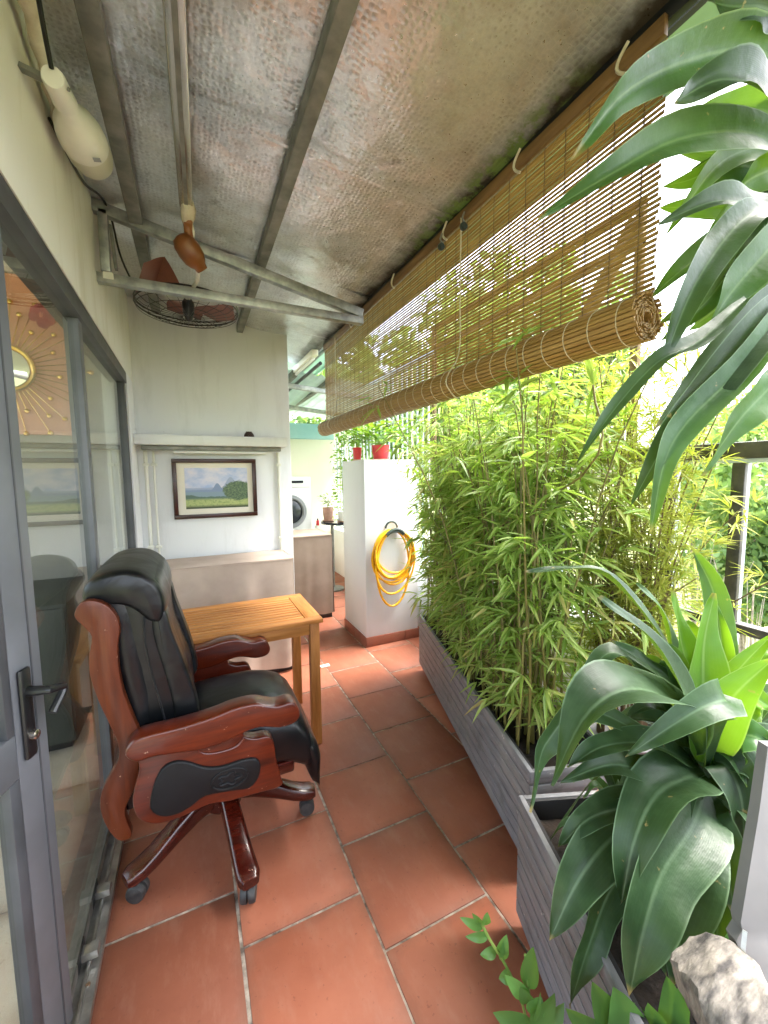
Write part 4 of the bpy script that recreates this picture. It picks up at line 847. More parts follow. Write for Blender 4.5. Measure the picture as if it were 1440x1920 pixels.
# ------------------------------------------------------------------ roof beyond the picture wall
for i, (x, lab) in enumerate(((.98, 'grey purlin over the utility corner nearest the blind'), (1.35, 'grey purlin over the utility corner above the pillar'))):
    o = part('purlin', MB().bar((x, 4.1, 2.47-.03*i), (x, 6.1, 2.47-.03*i), .05, .06), 'old_galv', bev=.003); tag(o, lab, 'beam')
o = part('cross_beam', MB().bar((.42, 4.25, 2.42), (1.9, 4.25, 2.30), .04, .05), 'galv', bev=.003); tag(o, 'pale steel cross beam over the utility corner', 'beam')
o = part('cross_beam', MB().bar((.42, 5.3, 2.40), (2.0, 5.3, 2.26), .04, .05), 'galv', bev=.003); tag(o, 'far steel cross beam above the washing machine', 'beam')
fx = thing('light_fixture', 'long fluorescent light batten beyond the end of the blind', 'lamp', (.95, 3.9, 2.5))
part('batten', MB().bar((1.0, 3.45, 2.50), (.985, 4.5, 2.50), .055, .05), 'white_plastic', fx, bev=.004); part('tube', MB().tube([(1.0, 3.5, 2.462), (.985, 4.45, 2.462)], .013, 10), 'tube_glow', fx); part('end_cap', B((.955, 4.5, 2.47), (1.02, 4.53, 2.53)), 'black', fx)
o = part('black_pipe', MB().tube([(1.06, 3.5, 2.43), (1.05, 6.0, 2.43)], .016, 8), 'black'); tag(o, 'black pipe under the utility roof beside the light batten', 'pipe')
ur = thing('utility_roof', 'pale green corrugated roof sheets over the far utility corner', 'roof', (1.2, 5.2, 2.5))
for i in range(3):
    x0 = .3+.72*i
    def cf(u, v, x0=x0, i=i): x = x0+.74*u; return (x, 4.12+2.2*v, 2.56-.09*(x-.3)-.05*v+.012*math.sin(u*44)-.03*(i % 2)*v)
    mbx = MB().grid(cf, 48, 4); part('roof_sheet', mbx, 'pale_sheet', ur, ang=70)
aq = part('aqua_sheet', MB().box((.42, 5.7, 1.98), (1.9, 5.74, 2.2), Matrix.Rotation(R(-14), 3, 'X'), (1, 5.7, 1.98)), 'aqua', bev=.003); tag(aq, 'aqua coloured translucent sheet at the far end under the roof', 'sheet')

# ------------------------------------------------------------------ bamboo blind
XB = 1.055; yA, yB = .665, 3.36; zT, zR = 2.505, 1.868; RR = .056
bl = thing('bamboo_blind', 'rolled-up slatted bamboo blind hanging along the balcony eave', 'blind', (XB, 2.0, zR))
part('head_board', B((XB-.012, yA, zT-.016), (XB+.004, yB, zT+.03)), 'head', bl, bev=.003)
NS = 48; p0 = (zT-.019-zR)/NS
sl = MB().box((-.0015, 0, -.0045), (.0015, yB-yA, .0045)); sl_me = sl.mesh('slat', MT['slat'])
for k in range(NS): inst('slat', sl_me, bl, (XB+random.uniform(-.0012, .0012), yA+random.uniform(-.006, .006), zT-.019-(k+.5)*p0+random.uniform(-.0002, .0002)), (random.uniform(-.0001, .0001), random.uniform(-.1, .1), 0))
cd_me = MB().tube([(0, 0, 0), (0, 0, zT-zR)], .0011, 4).mesh('weave_cord', MT['brown_stem'])
NC = 34
for k in range(NC):
    y = yA+.045+(yB-yA-.09)*k/(NC-1)
    inst('weave_cord', cd_me, bl, (XB-.0035, y, zR)); inst('weave_cord', cd_me, bl, (XB+.0035, y+.002, zR))
rc_ = Vector((XB-.02, 0, zR-.012)); ro = thing  # roll
core = MB(); sp = []
for k in range(150):
    t = k*.36; r = .012+.041*k/150; sp.append(Vector((rc_.x+r*math.cos(t), 0, rc_.z+r*math.sin(t))))
for k in range(0, 150):
    p = sp[k]; tdir = (sp[min(149, k+1)]-sp[max(0, k-1)]).normalized(); nd = Vector((-tdir.z, 0, tdir.x)); e = random.uniform(-.006, .004)
    vs = [p+tdir*a*.0062+nd*b*.0014+Vector((0, y, 0)) for y in (yA+.004+e, yB-.004) for a, b in ((-1, -1), (1, -1), (1, 1), (-1, 1))]
    core.add(vs, [(0, 3, 2, 1), (4, 5, 6, 7), (0, 1, 5, 4), (1, 2, 6, 5), (2, 3, 7, 6), (3, 0, 4, 7)])
o = part('rolled_core', core, 'slat_roll', bl, smooth=False); o['kind'] = 'stuff'
rs = MB().box((-.0018, 0, -.0049), (.0018, yB-yA, .0049)).mesh('rolled_slat', MT['slat_roll'])
for k in range(28):
    t = 2*math.pi*k/28; inst('rolled_slat', rs, bl, (rc_.x+RR*math.cos(t), yA+random.uniform(-.008, .006), rc_.z+RR*math.sin(t)), (0, -t, 0))
ring_me = MB().tube([((RR+.0032)*math.cos(t), 0, (RR+.0032)*math.sin(t)) for t in [2*math.pi*k/24 for k in range(24)]], .0013, 4, closed=True).mesh('roll_cord', MT['cord'])
for k in range(NC): inst('roll_cord', ring_me, bl, (rc_.x, yA+.045+(yB-yA-.09)*k/(NC-1), rc_.z), (0, 0, random.uniform(-.03, .03)))
for y in (1.45, 3.05):
    part('lift_cord', MB().tube(crom([(XB-.014, y, zT), (XB-.015, y+.003, 2.2), (XB-.02, y, 1.98), (rc_.x-RR-.006, y, rc_.z+.01), (rc_.x-RR*.7, y, rc_.z-RR*.75), (rc_.x, y, rc_.z-RR-.006), (rc_.x+RR, y, rc_.z)], 40), .003, 6), 'cord', bl)
for y in (.75, 1.12, 1.55, 2.05, 2.7): part('hook_strap', MB().tube([(XB-.016+.0*k, y+.03*math.sin(math.pi*k/8), 2.545-.075*k/8) for k in range(9)], .0045, 6), 'cloth', bl)
for y in (1.42, 1.58):
    pu = part('pulley', MB().lathe([(.014, -.008), (.016, -.003), (.016, .003), (.014, .008)], (XB-.024, y, zT-.05), (0, 1, 0), 14), 'hanger', bl); part('pulley_hook', MB().tube([(XB-.02, y, zT-.035), (XB-.03, y, zT-.02), (XB-.02, y, zT+.005)], .004, 6), 'old_galv', pu)
# thin clothes lines
for i, (a, b, lab) in enumerate((((955, 415, 1.5), (1452, 677, 1.4), 'lower clear nylon clothes line crossing in front of the blind'), ((985, 408, 1.48), (1452, 672, 1.4), 'upper clear nylon clothes line crossing in front of the blind'))):
    P, Q = at(*a), at(*b); Q = P+(Q-P)*((2.01-P.x)/(Q.x-P.x)); LQ = Q; o = part('clothes_line', MB().tube([P, (P+Q)/2+Vector((0, 0, -.004)), Q], .0016, 6), 'line'); tag(o, lab, 'clothes line')

lp = thing('line_post', 'short steel stub on the railing holding the clothes line ends', 'post', (2.01, LQ.y, 1.591))
part('tube', MB().tube([(2.012, LQ.y, 1.591), (2.012, LQ.y, LQ.z+.04)], .012, 10), 'galv', lp); part('hook', MB().tube([(2.0, LQ.y, LQ.z+.012), (1.985, LQ.y, LQ.z), (2.0, LQ.y, LQ.z-.012)], .004, 6), 'galv', lp)
# ------------------------------------------------------------------ railing, awning, outer frame
ra = thing('railing', 'dark weathered balcony railing on the right beyond the plants', 'railing', (2.02, 1.0, .66))
part('top_rail', B((1.975, -1.4, 1.525), (2.045, 3.18, 1.59)), 'dark_rail', ra, bev=.006)
part('under_strip', B((1.985, -1.4, 1.508), (2.035, 3.18, 1.5245)), 'light_rail', ra, bev=.002)
part('bottom_rail', B((1.985, -1.4, .815), (2.035, 3.18, .855)), 'dark_rail', ra, bev=.004)
for y in (-.9, .18, .86, 1.12, 1.75, 2.4, 3.1):
    po = part('post', B((1.987, y, .66), (2.012, y+.045, 1.5075)), 'dark_rail', ra, bev=.003); part('post_back', B((2.0125, y+.003, .66), (2.04, y+.042, 1.5075)), 'light_rail', po)
aw = thing('awning', 'flat green awning sheet outside the blind under the sky', 'awning', (1.4, 1.4, 2.9))
part('sheet', B((1.455, -1.2, 2.905), (1.677, 6.0, 2.913)), 'green_awning', aw); part('edge_bar', B((1.43, -1.2, 2.86), (1.455, 6.0, 2.91)), 'black', aw, bev=.003); part('outer_hem', B((1.671, -1.2, 2.87), (1.681, 6.0, 2.904)), 'green_awning', aw)
part('inner_sheet', B((1.03, -1.2, 2.915), (1.456, 6.0, 2.922)), 'pale_sheet', aw)
for y in (-.6, .3, 1.6, 2.8, 4.0): part('bracket', MB().bar((1.06, y, 2.56), (1.44, y, 2.89), .02, .02), 'old_galv', aw)
of = thing('outer_frame', 'steel guard frame standing on the railing outside the blind', 'frame', (2.02, 1.6, 1.59))
for z in (2.58, 2.76): part('bar', MB().bar((2.03, 1.34, z), (2.03, 3.25, z), .03, .03), 'brown_stem', of)
part('post', B((2.015, 1.34, 1.591), (2.045, 1.38, 2.78)), 'brown_stem', of, bev=.002); part('post', B((2.015, 3.2, 1.591), (2.045, 3.24, 2.78)), 'brown_stem', of, bev=.002)
part('brace', MB().bar((2.03, 1.38, 2.70), (2.03, 1.78, 2.16), .05, .06, (1, 0, 0)), 'brown_stem', of)

# ------------------------------------------------------------------ planters
def planter(name, label, corner, ang, Ln, Wd, zb, zt, nb):
    d = Vector((-math.sin(ang), -math.cos(ang), 0)); r = Vector((math.cos(ang), -math.sin(ang), 0)); o = Vector(corner)
    t = thing(name, label, 'planter', o+d*Ln/2+r*Wd/2)
    def bx(u0, u1, w0, w1, z0, z1): return MB().add([o+d*u+r*w+Vector((0, 0, z)) for u in (u0, u1) for w in (w0, w1) for z in (z0, z1)], [(0, 1, 3, 2), (4, 6, 7, 5), (0, 4, 5, 1), (2, 3, 7, 6), (0, 2, 6, 4), (1, 5, 7, 3)])
    h = (zt-zb)/nb
    for k in range(nb):
        z0, z1 = zb+k*h+.0026, zb+(k+1)*h-.0026
        part('board', bx(0, Ln, 0, .016, z0, z1), 'planter', t, bev=.002); part('board', bx(0, Ln, Wd-.016, Wd, z0, z1), 'planter', t, bev=.002)
        part('end_board', bx(.0002, .016, .0165, Wd-.0165, z0, z1), 'planter', t, bev=.002); part('end_board', bx(Ln-.016, Ln-.0002, .0165, Wd-.0165, z0, z1), 'planter', t, bev=.002)
    part('liner', bx(.017, .026, .017, Wd-.017, zb, zt-.005), 'planter_dark', t); part('liner', bx(.027, Ln-.017, .017, .026, zb, zt-.005), 'planter_dark', t); part('liner', bx(.027, Ln-.017, Wd-.026, Wd-.017, zb, zt-.005), 'planter_dark', t)
    part('bottom', bx(.02, Ln-.02, .02, Wd-.02, zb-.004, zb+.012), 'planter_dark', t)
    def sf(u, v): p = o+d*(.027+(Ln-.054)*u)+r*(.027+(Wd-.054)*v); return (p.x, p.y, zt-.07+.012*math.sin(u*31)*math.cos(v*9)+random.uniform(-.004, .004))
    part('soil', MB().grid(sf, 40, 12), 'soil', t)
    for u in (.12, Ln*.5, Ln-.12):
        for w in (.05, Wd-.05):
            c = o+d*u+r*w+Vector((0, 0, .026)); part('castor', MB().lathe([(.008, -.012), (.025, -.01), (.026, 0), (.025, .01), (.008, .012)], c, r, 16), 'castor', t); part('castor_fork', MB().tube([c+Vector((0, 0, .01)), c+Vector((0, 0, zb-.026))], .01, 6), 'bright_alu', t)
    return t, o, d, r
pl1, o1, d1, r1 = planter('planter_box', 'long grey slatted planter full of bamboo beside the tiled walkway', (1.49, 2.57, 0), R(16.5), 1.64, .36, .06, .435, 7)
pl2, o2, d2, r2 = planter('planter_box', 'near grey slatted planter holding the broad-leaved dracaena', (.893, .915, 0), R(21), .95, .40, .05, .46, 8)

# ------------------------------------------------------------------ bamboo hedge
bb = thing('bamboo_hedge', 'dense light green bamboo growing in the long grey planter', 'bamboo', o1+d1*.75+r1*.18)
LV = []      # leaf: base, dir, normal hint, length
def bleaf(p, d, l): LV.append((Vector(p), Vector(d).normalized(), l))
for k in range(190):
    u = random.uniform(.02, 1.48); w = random.uniform(.04, .32); p = o1+d1*u+r1*w+Vector((0, 0, .36))
    H = random.uniform(1.05, 1.62)*(1 if k % 5 else .7); lean = Vector((random.gauss(.0, .13), random.gauss(0, .13), 0))
    pts = [p+lean*(q*q)*1.+Vector((random.gauss(0, .006), random.gauss(0, .006), H*q)) for q in [i/7 for i in range(8)]]
    part('cane', MB().tube(pts, [.0055*(1-.75*i/7)+.0008 for i in range(8)], 5), 'cane', bb)
    nodes = int(H/.052)
    for j in range(nodes):
        q = (j+random.random())/nodes
        if q < .08: continue
        if q < .4 and random.random() < .4: continue
        g_ = q*7; i = min(6, int(g_)); b0 = pts[i].lerp(pts[i+1], g_-i); a = random.uniform(0, 6.28)
        tw = Vector((math.cos(a), math.sin(a), random.uniform(-.1, .8))).normalized()*random.uniform(.05, .17); e = b0+tw
        for n_ in range(random.choice((4, 5, 6, 7))):
            sp_ = a+random.uniform(-1.3, 1.3); bleaf(b0.lerp(e, random.uniform(.6, 1)), (math.cos(sp_), math.sin(sp_), random.uniform(-.75, .45)), random.uniform(.055, .14))
def leaf_arrays(leaves, wr=.13):
    mb = MB()
    for p, d, l in leaves:
        s = d.cross(Vector((0, 0, 1)))
        s = s.normalized() if s.length > .05 else Vector((1, 0, 0)); n = s.cross(d); tw = random.uniform(-.7, .7); s, n = s*math.cos(tw)+n*math.sin(tw), n*math.cos(tw)-s*math.sin(tw)
        w = l*wr*random.uniform(.8, 1.15)/2; dr_ = random.uniform(.05, .3)*l
        def P(t, x, f=0): return p+d*l*t+s*x*w+n*(f*w*.35)-Vector((0, 0, dr_*t*t))
        mb.add([P(0, 0), P(.28, -1, 1), P(.28, 0), P(.28, 1, 1), P(.65, -.7, .8), P(.65, 0), P(.65, .7, .8), P(1, 0)], [(0, 2, 1), (0, 3, 2), (1, 2, 5, 4), (2, 3, 6, 5), (4, 5, 7), (5, 6, 7)])
    return mb
# the largest in view (nearest the camera, on the open side) become single leaves
LV.sort(key=lambda q: (q[0]-CAM).length-3*q[2]+max(0, (q[0]-o1).dot(r1)-.05)*1.2)
near, rest = LV[:300], LV[300:]
protos = []
for k in range(6): protos.append(leaf_arrays([(Vector((0, 0, 0)), Vector((1, 0, 0)), 1.)], .15).mesh('leaf', MT['bamboo_leaf'], fix=False))
for p, d, l in near:
    s = d.cross(Vector((0, 0, 1))); s = s.normalized() if s.length > .05 else Vector((0, 1, 0)); n = s.cross(d).normalized()
    inst('leaf', random.choice(protos), bb, p, Matrix((d, -s, n)).transposed(), (l, l, l))
# sprig tip reaching in front of the roll
sgp = at(1112, 722, 1.22)
part('cane', MB().tube(crom([o1+d1*1.05+r1*.12+Vector((0, 0, .36)), o1+d1*1.02+r1*.08+Vector((0, 0, 1.1)), sgp+Vector((.02, .02, -.25)), sgp], 14), .0035, 5), 'cane', bb)
for a, b in ((-30, 78), (-8, 95), (12, 60), (32, 55), (-42, 40), (8, -70), (-14, -62), (30, -45), (-45, 18)):
    v = cr*a+cu*b; rest.append((sgp, v.normalized()+fw*random.uniform(-.3, .3), abs(complex(a, b))*1.22/F_PX))
o = part('foliage', leaf_arrays(rest), 'bamboo_leaf', bb, smooth=False, fix=False); o['kind'] = 'stuff'

# yellow-green shrub by the railing
ys = thing('feathery_shrub', 'yellowish feathery shrub against the railing right of the bamboo', 'shrub', (1.72, 1.35, .1))
tubp = part('shrub_tub', MB().lathe([(.11, 0), (.13, .02), (.16, .34), (.17, .36), (.15, .36), (.14, .32)], (1.66, 1.10, 0), (0, 0, 1), 24), 'planter', ys)
YL = []
for k in range(46):
    a = random.uniform(0, 6.28); H = random.uniform(.8, 1.75); p = Vector((1.66+.09*math.cos(a), 1.10+.09*math.sin(a), .32)); e = p+Vector((random.gauss(-.06, .14), random.gauss(.08, .2), H)); pts = bez([p, p+Vector((0, 0, H*.6)), e], 8)
    part('stem', MB().tube(pts, [.005*(1-.09*i) for i in range(9)], 5), 'brown_stem', ys)
    for j in range(44):
        q = random.uniform(.22, 1.0)*8; i = min(7, int(q)); b0 = pts[i].lerp(pts[i+1], q-i); a2 = random.uniform(0, 6.28); d = Vector((math.cos(a2), math.sin(a2), random.uniform(-.1, .9))).normalized(); c = b0+d*random.uniform(.02, .1)
        for n_ in range(8):
            d2 = (d+Vector((random.gauss(0, .7), random.gauss(0, .7), random.gauss(0, .5)))).normalized(); YL.append((c, d2, random.uniform(.045, .09)))
o = part('foliage', leaf_arrays(YL, .09), 'yellow_leaf', ys, smooth=False, fix=False); o['kind'] = 'stuff'

# ------------------------------------------------------------------ dracaenas
def big_leaf(pts, wid, nrm, seg=18, fold=.2, wave=.1, blunt=0.):
    P = crom(pts, seg); mb = MB(); ph = random.uniform(0, 6); fr = random.uniform(9, 15); us = (-1, -.66, -.33, 0, .33, .66, 1); vs = []; uv = []; tw0 = random.uniform(-.6, .6)
    for i, p in enumerate(P):
        t = i/seg; T_ = (P[min(seg, i+1)]-P[max(0, i-1)]).normalized(); n = nrm-T_*nrm.dot(T_); n = n.normalized() if n.length > .05 else T_.orthogonal().normalized(); s = T_.cross(n).normalized()
        w = wid/2*max(.02, (.14*(1-t)+math.sin(math.pi*min(1, t**.8*.97+.03))**.75)*(1-.15*t)) if t < 1 else wid*.006
        a = tw0*t; s, n = s*math.cos(a)+n*math.sin(a), n*math.cos(a)-s*math.sin(a)
        for u in us:
            wv = wave*wid*math.sin(t*fr+ph+(1.7 if u > 0 else 0))*abs(u)**2
            vs.append(p+s*u*w+n*(abs(u)*w*fold*2-.0*u*u+wv)); uv.append(((u+1)/2, t+.001))
    k = len(us); fs = [(i*k+j, i*k+j+1, (i+1)*k+j+1, (i+1)*k+j) for i in range(seg) for j in range(k-1)]
    return mb.add(vs, fs, uv)
def dracaena(name, label, crown, leaves, stem_pts):
    t = thing(name, label, 'plant', stem_pts[0])
    if stem_pts: part('trunk', MB().tube(crom(stem_pts, 14), .014, 8), 'brown_stem', t)
    for spec in leaves:
        pl_, w, m = spec[0], spec[1], spec[2]; nv = spec[3] if len(spec) > 3 else (.0, -.45, .85)
        P = [at(*q) for q in pl_]; dm = sum(q[2] for q in pl_)/len(pl_); nrm = (-fw*-nv[1]*-1 if False else (cr*nv[0]+cu*nv[2]-fw*(-nv[1]))).normalized()
        part('leaf', big_leaf(P, w*dm/F_PX, nrm), 'dracaena_'+m, t, ang=80, fix=False)
    return t
def rosette(t, crown, n, seed, l0, l1, w0, w1, mats, e0, e1):
    rr = random.Random(seed)
    for k in range(n):
        a = k*2.39996+rr.uniform(-.2, .2); f = k/n; Ln = rr.uniform(l0, l1); e = e0+(e1-e0)*f+rr.uniform(-.12, .12); d = Vector((math.cos(a), math.sin(a), 0)); u = Vector((0, 0, 1))
        o = crown+u*(.10*f-.05); dr_ = Ln*rr.uniform(.35, .75)*(1-.75*f)
        P = [o, o+d*Ln*.3*math.cos(e)+u*Ln*.34*math.sin(e), o+d*Ln*.66*math.cos(e)+u*(Ln*.6*math.sin(e)-dr_*.2), o+d*Ln*(math.cos(e)*.95)+u*(Ln*.72*math.sin(e)-dr_)]
        part('leaf', big_leaf(P, rr.uniform(w0, w1), (u+d*-.25).normalized()), 'dracaena_'+rr.choice(mats), t, ang=80, fix=False)
dk, md, lm = 'dark', 'mid', 'lime'
low = [
 ([(1300, 1400, 1.02), (1256, 1318, .98), (1180, 1292, .92), (1100, 1340, .88), (1032, 1472, .86)], 128, dk),
 ([(1300, 1440, 1.0), (1230, 1450, .96), (1147, 1434, .92), (1051, 1466, .90)], 62, dk, (0, -.3, 1)),
 ([(1325, 1450, 1.0), (1295, 1456, .95), (1232, 1490, .88), (1190, 1575, .84), (1165, 1692, .83)], 100, dk),
 ([(1325, 1470, 1.0), (1300, 1545, .9), (1240, 1640, .83), (1205, 1750, .79), (1180, 1868, .78)], 112, dk, (.2, -.9, .4)),
 ([(1328, 1480, 1.0), (1310, 1590, .9), (1282, 1720, .86), (1262, 1850, .85)], 92, dk, (-.1, -.95, .2)),
 ([(1290, 1500, .98), (1240, 1600, .9), (1228, 1720, .87), (1250, 1830, .86)], 74, dk, (.3, -.9, .2)),
 ([(1335, 1480, 1.0), (1380, 1530, .96), (1408, 1600, .94), (1424, 1700, .93)], 72, dk, (-.2, -.8, .4)),
 ([(1330, 1490, 1.02), (1340, 1600, .98), (1320, 1700, .96), (1340, 1800, .95)], 78, md, (0, -1, .1)),
 ([(1300, 1430, 1.0), (1215, 1395, .95), (1130, 1400, .93), (1065, 1440, .93)], 58, dk, (.1, -.5, .9)),
 ([(1260, 1500, 1.0), (1170, 1515, .95), (1105, 1535, .93), (1048, 1588, .92)], 62, dk, (0, -.4, .9)),
 ([(1240, 1520, .98), (1150, 1570, .92), (1085, 1650, .87), (1030, 1764, .85)], 90, dk, (.2, -.6, .7)),
 ([(1320, 1470, 1.0), (1318, 1525, .95), (1355, 1590, .9), (1378, 1720, .87)], 85, dk, (-.3, -.9, .3)),
 ([(1330, 1430, 1.0), (1362, 1436, .95), (1390, 1500, .92), (1396, 1630, .9)], 75, dk, (-.2, -.7, .5)),
 ([(1340, 1420, 1.0), (1378, 1420, .97), (1410, 1450, .95), (1436, 1520, .93)], 75, dk, (-.1, -.5, .8)),
 ([(1318, 1420, 1.04), (1318, 1300, 1.06), (1320, 1205, 1.07), (1340, 1112, 1.08)], 72, lm, (0, -1, .15)),
 ([(1312, 1420, 1.05), (1300, 1300, 1.09), (1276, 1200, 1.11), (1264, 1108, 1.12)], 64, lm, (.3, -1, .1)),
 ([(1325, 1420, 1.08), (1345, 1250, 1.12), (1340, 1120, 1.13), (1294, 1022, 1.12)], 56, md, (-.4, -1, .1)),
 ([(1330, 1420, 1.07), (1350, 1290, 1.1), (1352, 1200, 1.11), (1342, 1130, 1.12)], 44, lm, (-.3, -1, .1)),
 ([(1305, 1420, 1.04), (1290, 1318, 1.03), (1210, 1190, 1.03), (1124, 1118, 1.04)], 60, dk, (.4, -.6, .7)),
 ([(1310, 1420, 1.06), (1255, 1225, 1.1), (1150, 1092, 1.12), (1070, 1066, 1.13), (986, 1074, 1.14)], 42, dk, (.4, -.5, .7)),
 ([(1312, 1410, 1.1), (1262, 1240, 1.15), (1235, 1140, 1.17), (1192, 1094, 1.17)], 42, md, (.4, -.8, .4)),
 ([(1318, 1430, 1.0), (1345, 1350, .98), (1385, 1295, .95), (1455, 1232, .92)], 78, lm, (-.3, -.8, .5)),
 ([(1325, 1410, 1.08), (1350, 1305, 1.08), (1390, 1250, 1.06), (1452, 1186, 1.04)], 48, lm, (-.3, -.8, .5)),
 ([(1320, 1440, 1.0), (1370, 1385, .98), (1410, 1380, .95), (1455, 1405, .93)], 80, md, (-.1, -.5, .8)),
 ([(1318, 1440, .98), (1340, 1340, .93), (1362, 1314, .9), (1318, 1326, .88), (1245, 1370, .88), (1172, 1420, .9)], 66, dk, (0, -.5, .85)),
 ([(1308, 1420, 1.05), (1285, 1318, 1.06), (1215, 1248, 1.08), (1140, 1200, 1.1)], 46, dk, (.3, -.6, .7)),
 ([(1310, 1440, 1.03), (1270, 1385, 1.03), (1230, 1352, 1.04), (1172, 1345, 1.06)], 50, dk, (.2, -.6, .8)),
 ([(1290, 1400, 1.1), (1200, 1260, 1.14), (1140, 1225, 1.15), (1082, 1300, 1.14)], 56, dk, (0, -.6, .8)),
 ([(1250, 1400, 1.0), (1100, 1330, .97), (1030, 1385, .95), (1008, 1440, .94), (992, 1522, .93)], 44, dk, (.2, -.7, .6)),
 ([(1220, 1600, .95), (1150, 1660, .92), (1105, 1770, .88), (1068, 1888, .86)], 66, dk, (.3, -.8, .4)),
 ([(1300, 1560, .95), (1330, 1650, .92), (1345, 1740, .9), (1330, 1830, .9)], 60, dk, (-.2, -.9, .3)),
 ([(1330, 1420, 1.1), (1380, 1330, 1.14), (1410, 1310, 1.14), (1450, 1330, 1.13)], 60, lm, (-.2, -.7, .5)),
 ([(1335, 1430, 1.12), (1370, 1380, 1.15), (1400, 1340, 1.16), (1435, 1300, 1.17)], 55, lm, (-.2, -.9, .4)),
 ([(1310, 1460, 1.0), (1250, 1480, .97), (1210, 1560, .95), (1190, 1640, .95)], 70, dk, (.2, -.8, .5)),
]
hi = [
 ([(1490, 150, .95), (1420, 95, .92), (1300, 110, .88), (1170, 175, .84), (1072, 300, .82)], 88, md, (.2, -.9, -.3)),
 ([(1490, 290, .95), (1400, 248, .92), (1270, 262, .88), (1140, 330, .84), (1010, 408, .82)], 78, md, (.1, -.95, -.2)),
 ([(1500, 230, .9), (1430, 170, .86), (1350, 150, .83), (1266, 190, .82)], 100, dk, (0, -.9, .4)),
 ([(1490, 270, 1.0), (1420, 275, 1.0), (1340, 315, .98), (1250, 440, .97)], 52, lm, (.2, -.9, -.3)),
 ([(1490, 250, 1.03), (1400, 270, 1.03), (1310, 330, 1.02), (1240, 350, 1.02)], 44, lm, (0, -.9, -.4)),
 ([(1490, 400, .92), (1420, 385, .9), (1340, 378, .88), (1236, 418, .87)], 66, dk, (.1, -.8, .5)),
 ([(1440, 380, .86), (1375, 430, .83), (1300, 540, .8), (1238, 696, .79)], 62, dk, (-.3, -.9, .2)),
 ([(1480, 380, 1.0), (1370, 440, 1.0), (1280, 505, .98), (1222, 556, .98)], 50, md, (.1, -.9, .2)),
 ([(1400, 560, .84), (1310, 640, .8), (1232, 680, .78), (1150, 770, .77), (1070, 886, .77)], 40, dk, (-.3, -.8, .5)),
 ([(1500, 400, .9), (1430, 480, .88), (1370, 550, .87), (1330, 610, .87)], 72, md, (-.2, -1, .1)),
 ([(1490, 520, .92), (1420, 590, .9), (1330, 680, .88), (1220, 812, .87)], 56, dk, (-.2, -.9, .3)),
 ([(1490, 540, .84), (1420, 620, .82), (1325, 740, .8), (1250, 830, .79), (1182, 948, .79)], 70, dk, (-.2, -.95, .2)),
 ([(1480, 560, .82), (1400, 680, .8), (1290, 790, .78), (1245, 870, .77), (1220, 1000, .77)], 56, md, (-.3, -.9, .2)),
 ([(1490, 680, .86), (1430, 740, .85), (1380, 795, .84), (1314, 892, .84)], 62, md, (-.2, -.95, .1)),
 ([(1480, 40, .9), (1430, 15, .88), (1370, 12, .87), (1326, 2, .87)], 70, dk, (0, -.8, -.5)),
 ([(1500, 250, 1.05), (1440, 210, 1.06), (1350, 215, 1.06), (1265, 240, 1.05)], 76, lm, (0, -.9, -.4)),
 ([(1500, 330, 1.05), (1430, 350, 1.04), (1350, 350, 1.03), (1270, 400, 1.03)], 56, md, (0, -.9, -.2)),
 ([(1500, 420, 1.0), (1450, 450, 1.0), (1400, 500, 1.0), (1355, 520, 1.0)], 80, dk, (0, -.9, .2)),
 ([(1500, 100, 1.05), (1440, 90, 1.05), (1390, 120, 1.05), (1340, 130, 1.05)], 50, lm, (0, -.9, -.3)),
 ([(1480, 440, 1.05), (1380, 500, 1.05), (1320, 570, 1.04), (1240, 640, 1.04)], 46, md, (0, -.9, .1)),
 ([(1500, 470, .95), (1460, 560, .93), (1420, 600, .92), (1390, 640, .92)], 66, dk, (-.1, -1, .1)),
 ([(1490, 300, .98), (1440, 320, .97), (1390, 350, .96), (1330, 440, .95)], 60, lm, (.1, -1, -.2)),
]
rl = random.Random(21)
for k in range(20):
    tx, ty = rl.uniform(1235, 1400), rl.uniform(170, 760); bx_, by_ = 1500, 240+.35*ty*rl.uniform(.7, 1.1); dd = rl.uniform(1.04, 1.2); sag = rl.uniform(-25, 15)
    hi.append(([(bx_, by_, dd), (bx_*.65+tx*.35, by_*.6+ty*.4+sag, dd), (bx_*.3+tx*.7, by_*.25+ty*.75+sag*.6, dd-.01), (tx, ty, dd)], rl.uniform(46, 74), rl.choice(('mid', 'lime', 'dark', 'mid')), (rl.uniform(-.3, .3), -.9, rl.uniform(-.3, .4))))
for k in range(16):
    a = rl.uniform(-1.4, 1.3); r_ = rl.uniform(250, 420); tx, ty = 1510+r_*math.cos(a), 300+r_*math.sin(a)+90; dd = rl.uniform(.85, 1.15)
    hi.append(([(1505, 320, .97), (1505+(tx-1505)*.35, 320+(ty-320)*.2-40, dd), (1505+(tx-1505)*.75, 320+(ty-320)*.6-30, dd), (tx, ty, dd)], rl.uniform(50, 80), rl.choice(('mid', 'dark')), (rl.uniform(-.3, .3), -.6, .7)))
rl = random.Random(5)
for k in range(16):
    a = rl.uniform(-.2, 1.9); r_ = rl.uniform(130, 250); tx, ty = 1318+r_*math.cos(a), 1440+r_*.9*math.sin(a)+rl.uniform(-20, 40); dd = rl.uniform(1.02, 1.12)
    low.append(([(1318, 1440, 1.06), (1318+(tx-1318)*.4, 1440+(ty-1440)*.25-25, dd), (1318+(tx-1318)*.8, 1440+(ty-1440)*.65-10, dd), (tx, ty+15, dd)], rl.uniform(50, 85), rl.choice(('dark', 'dark', 'mid')), (rl.uniform(-.3, .3), -.8, rl.uniform(.2, .7))))
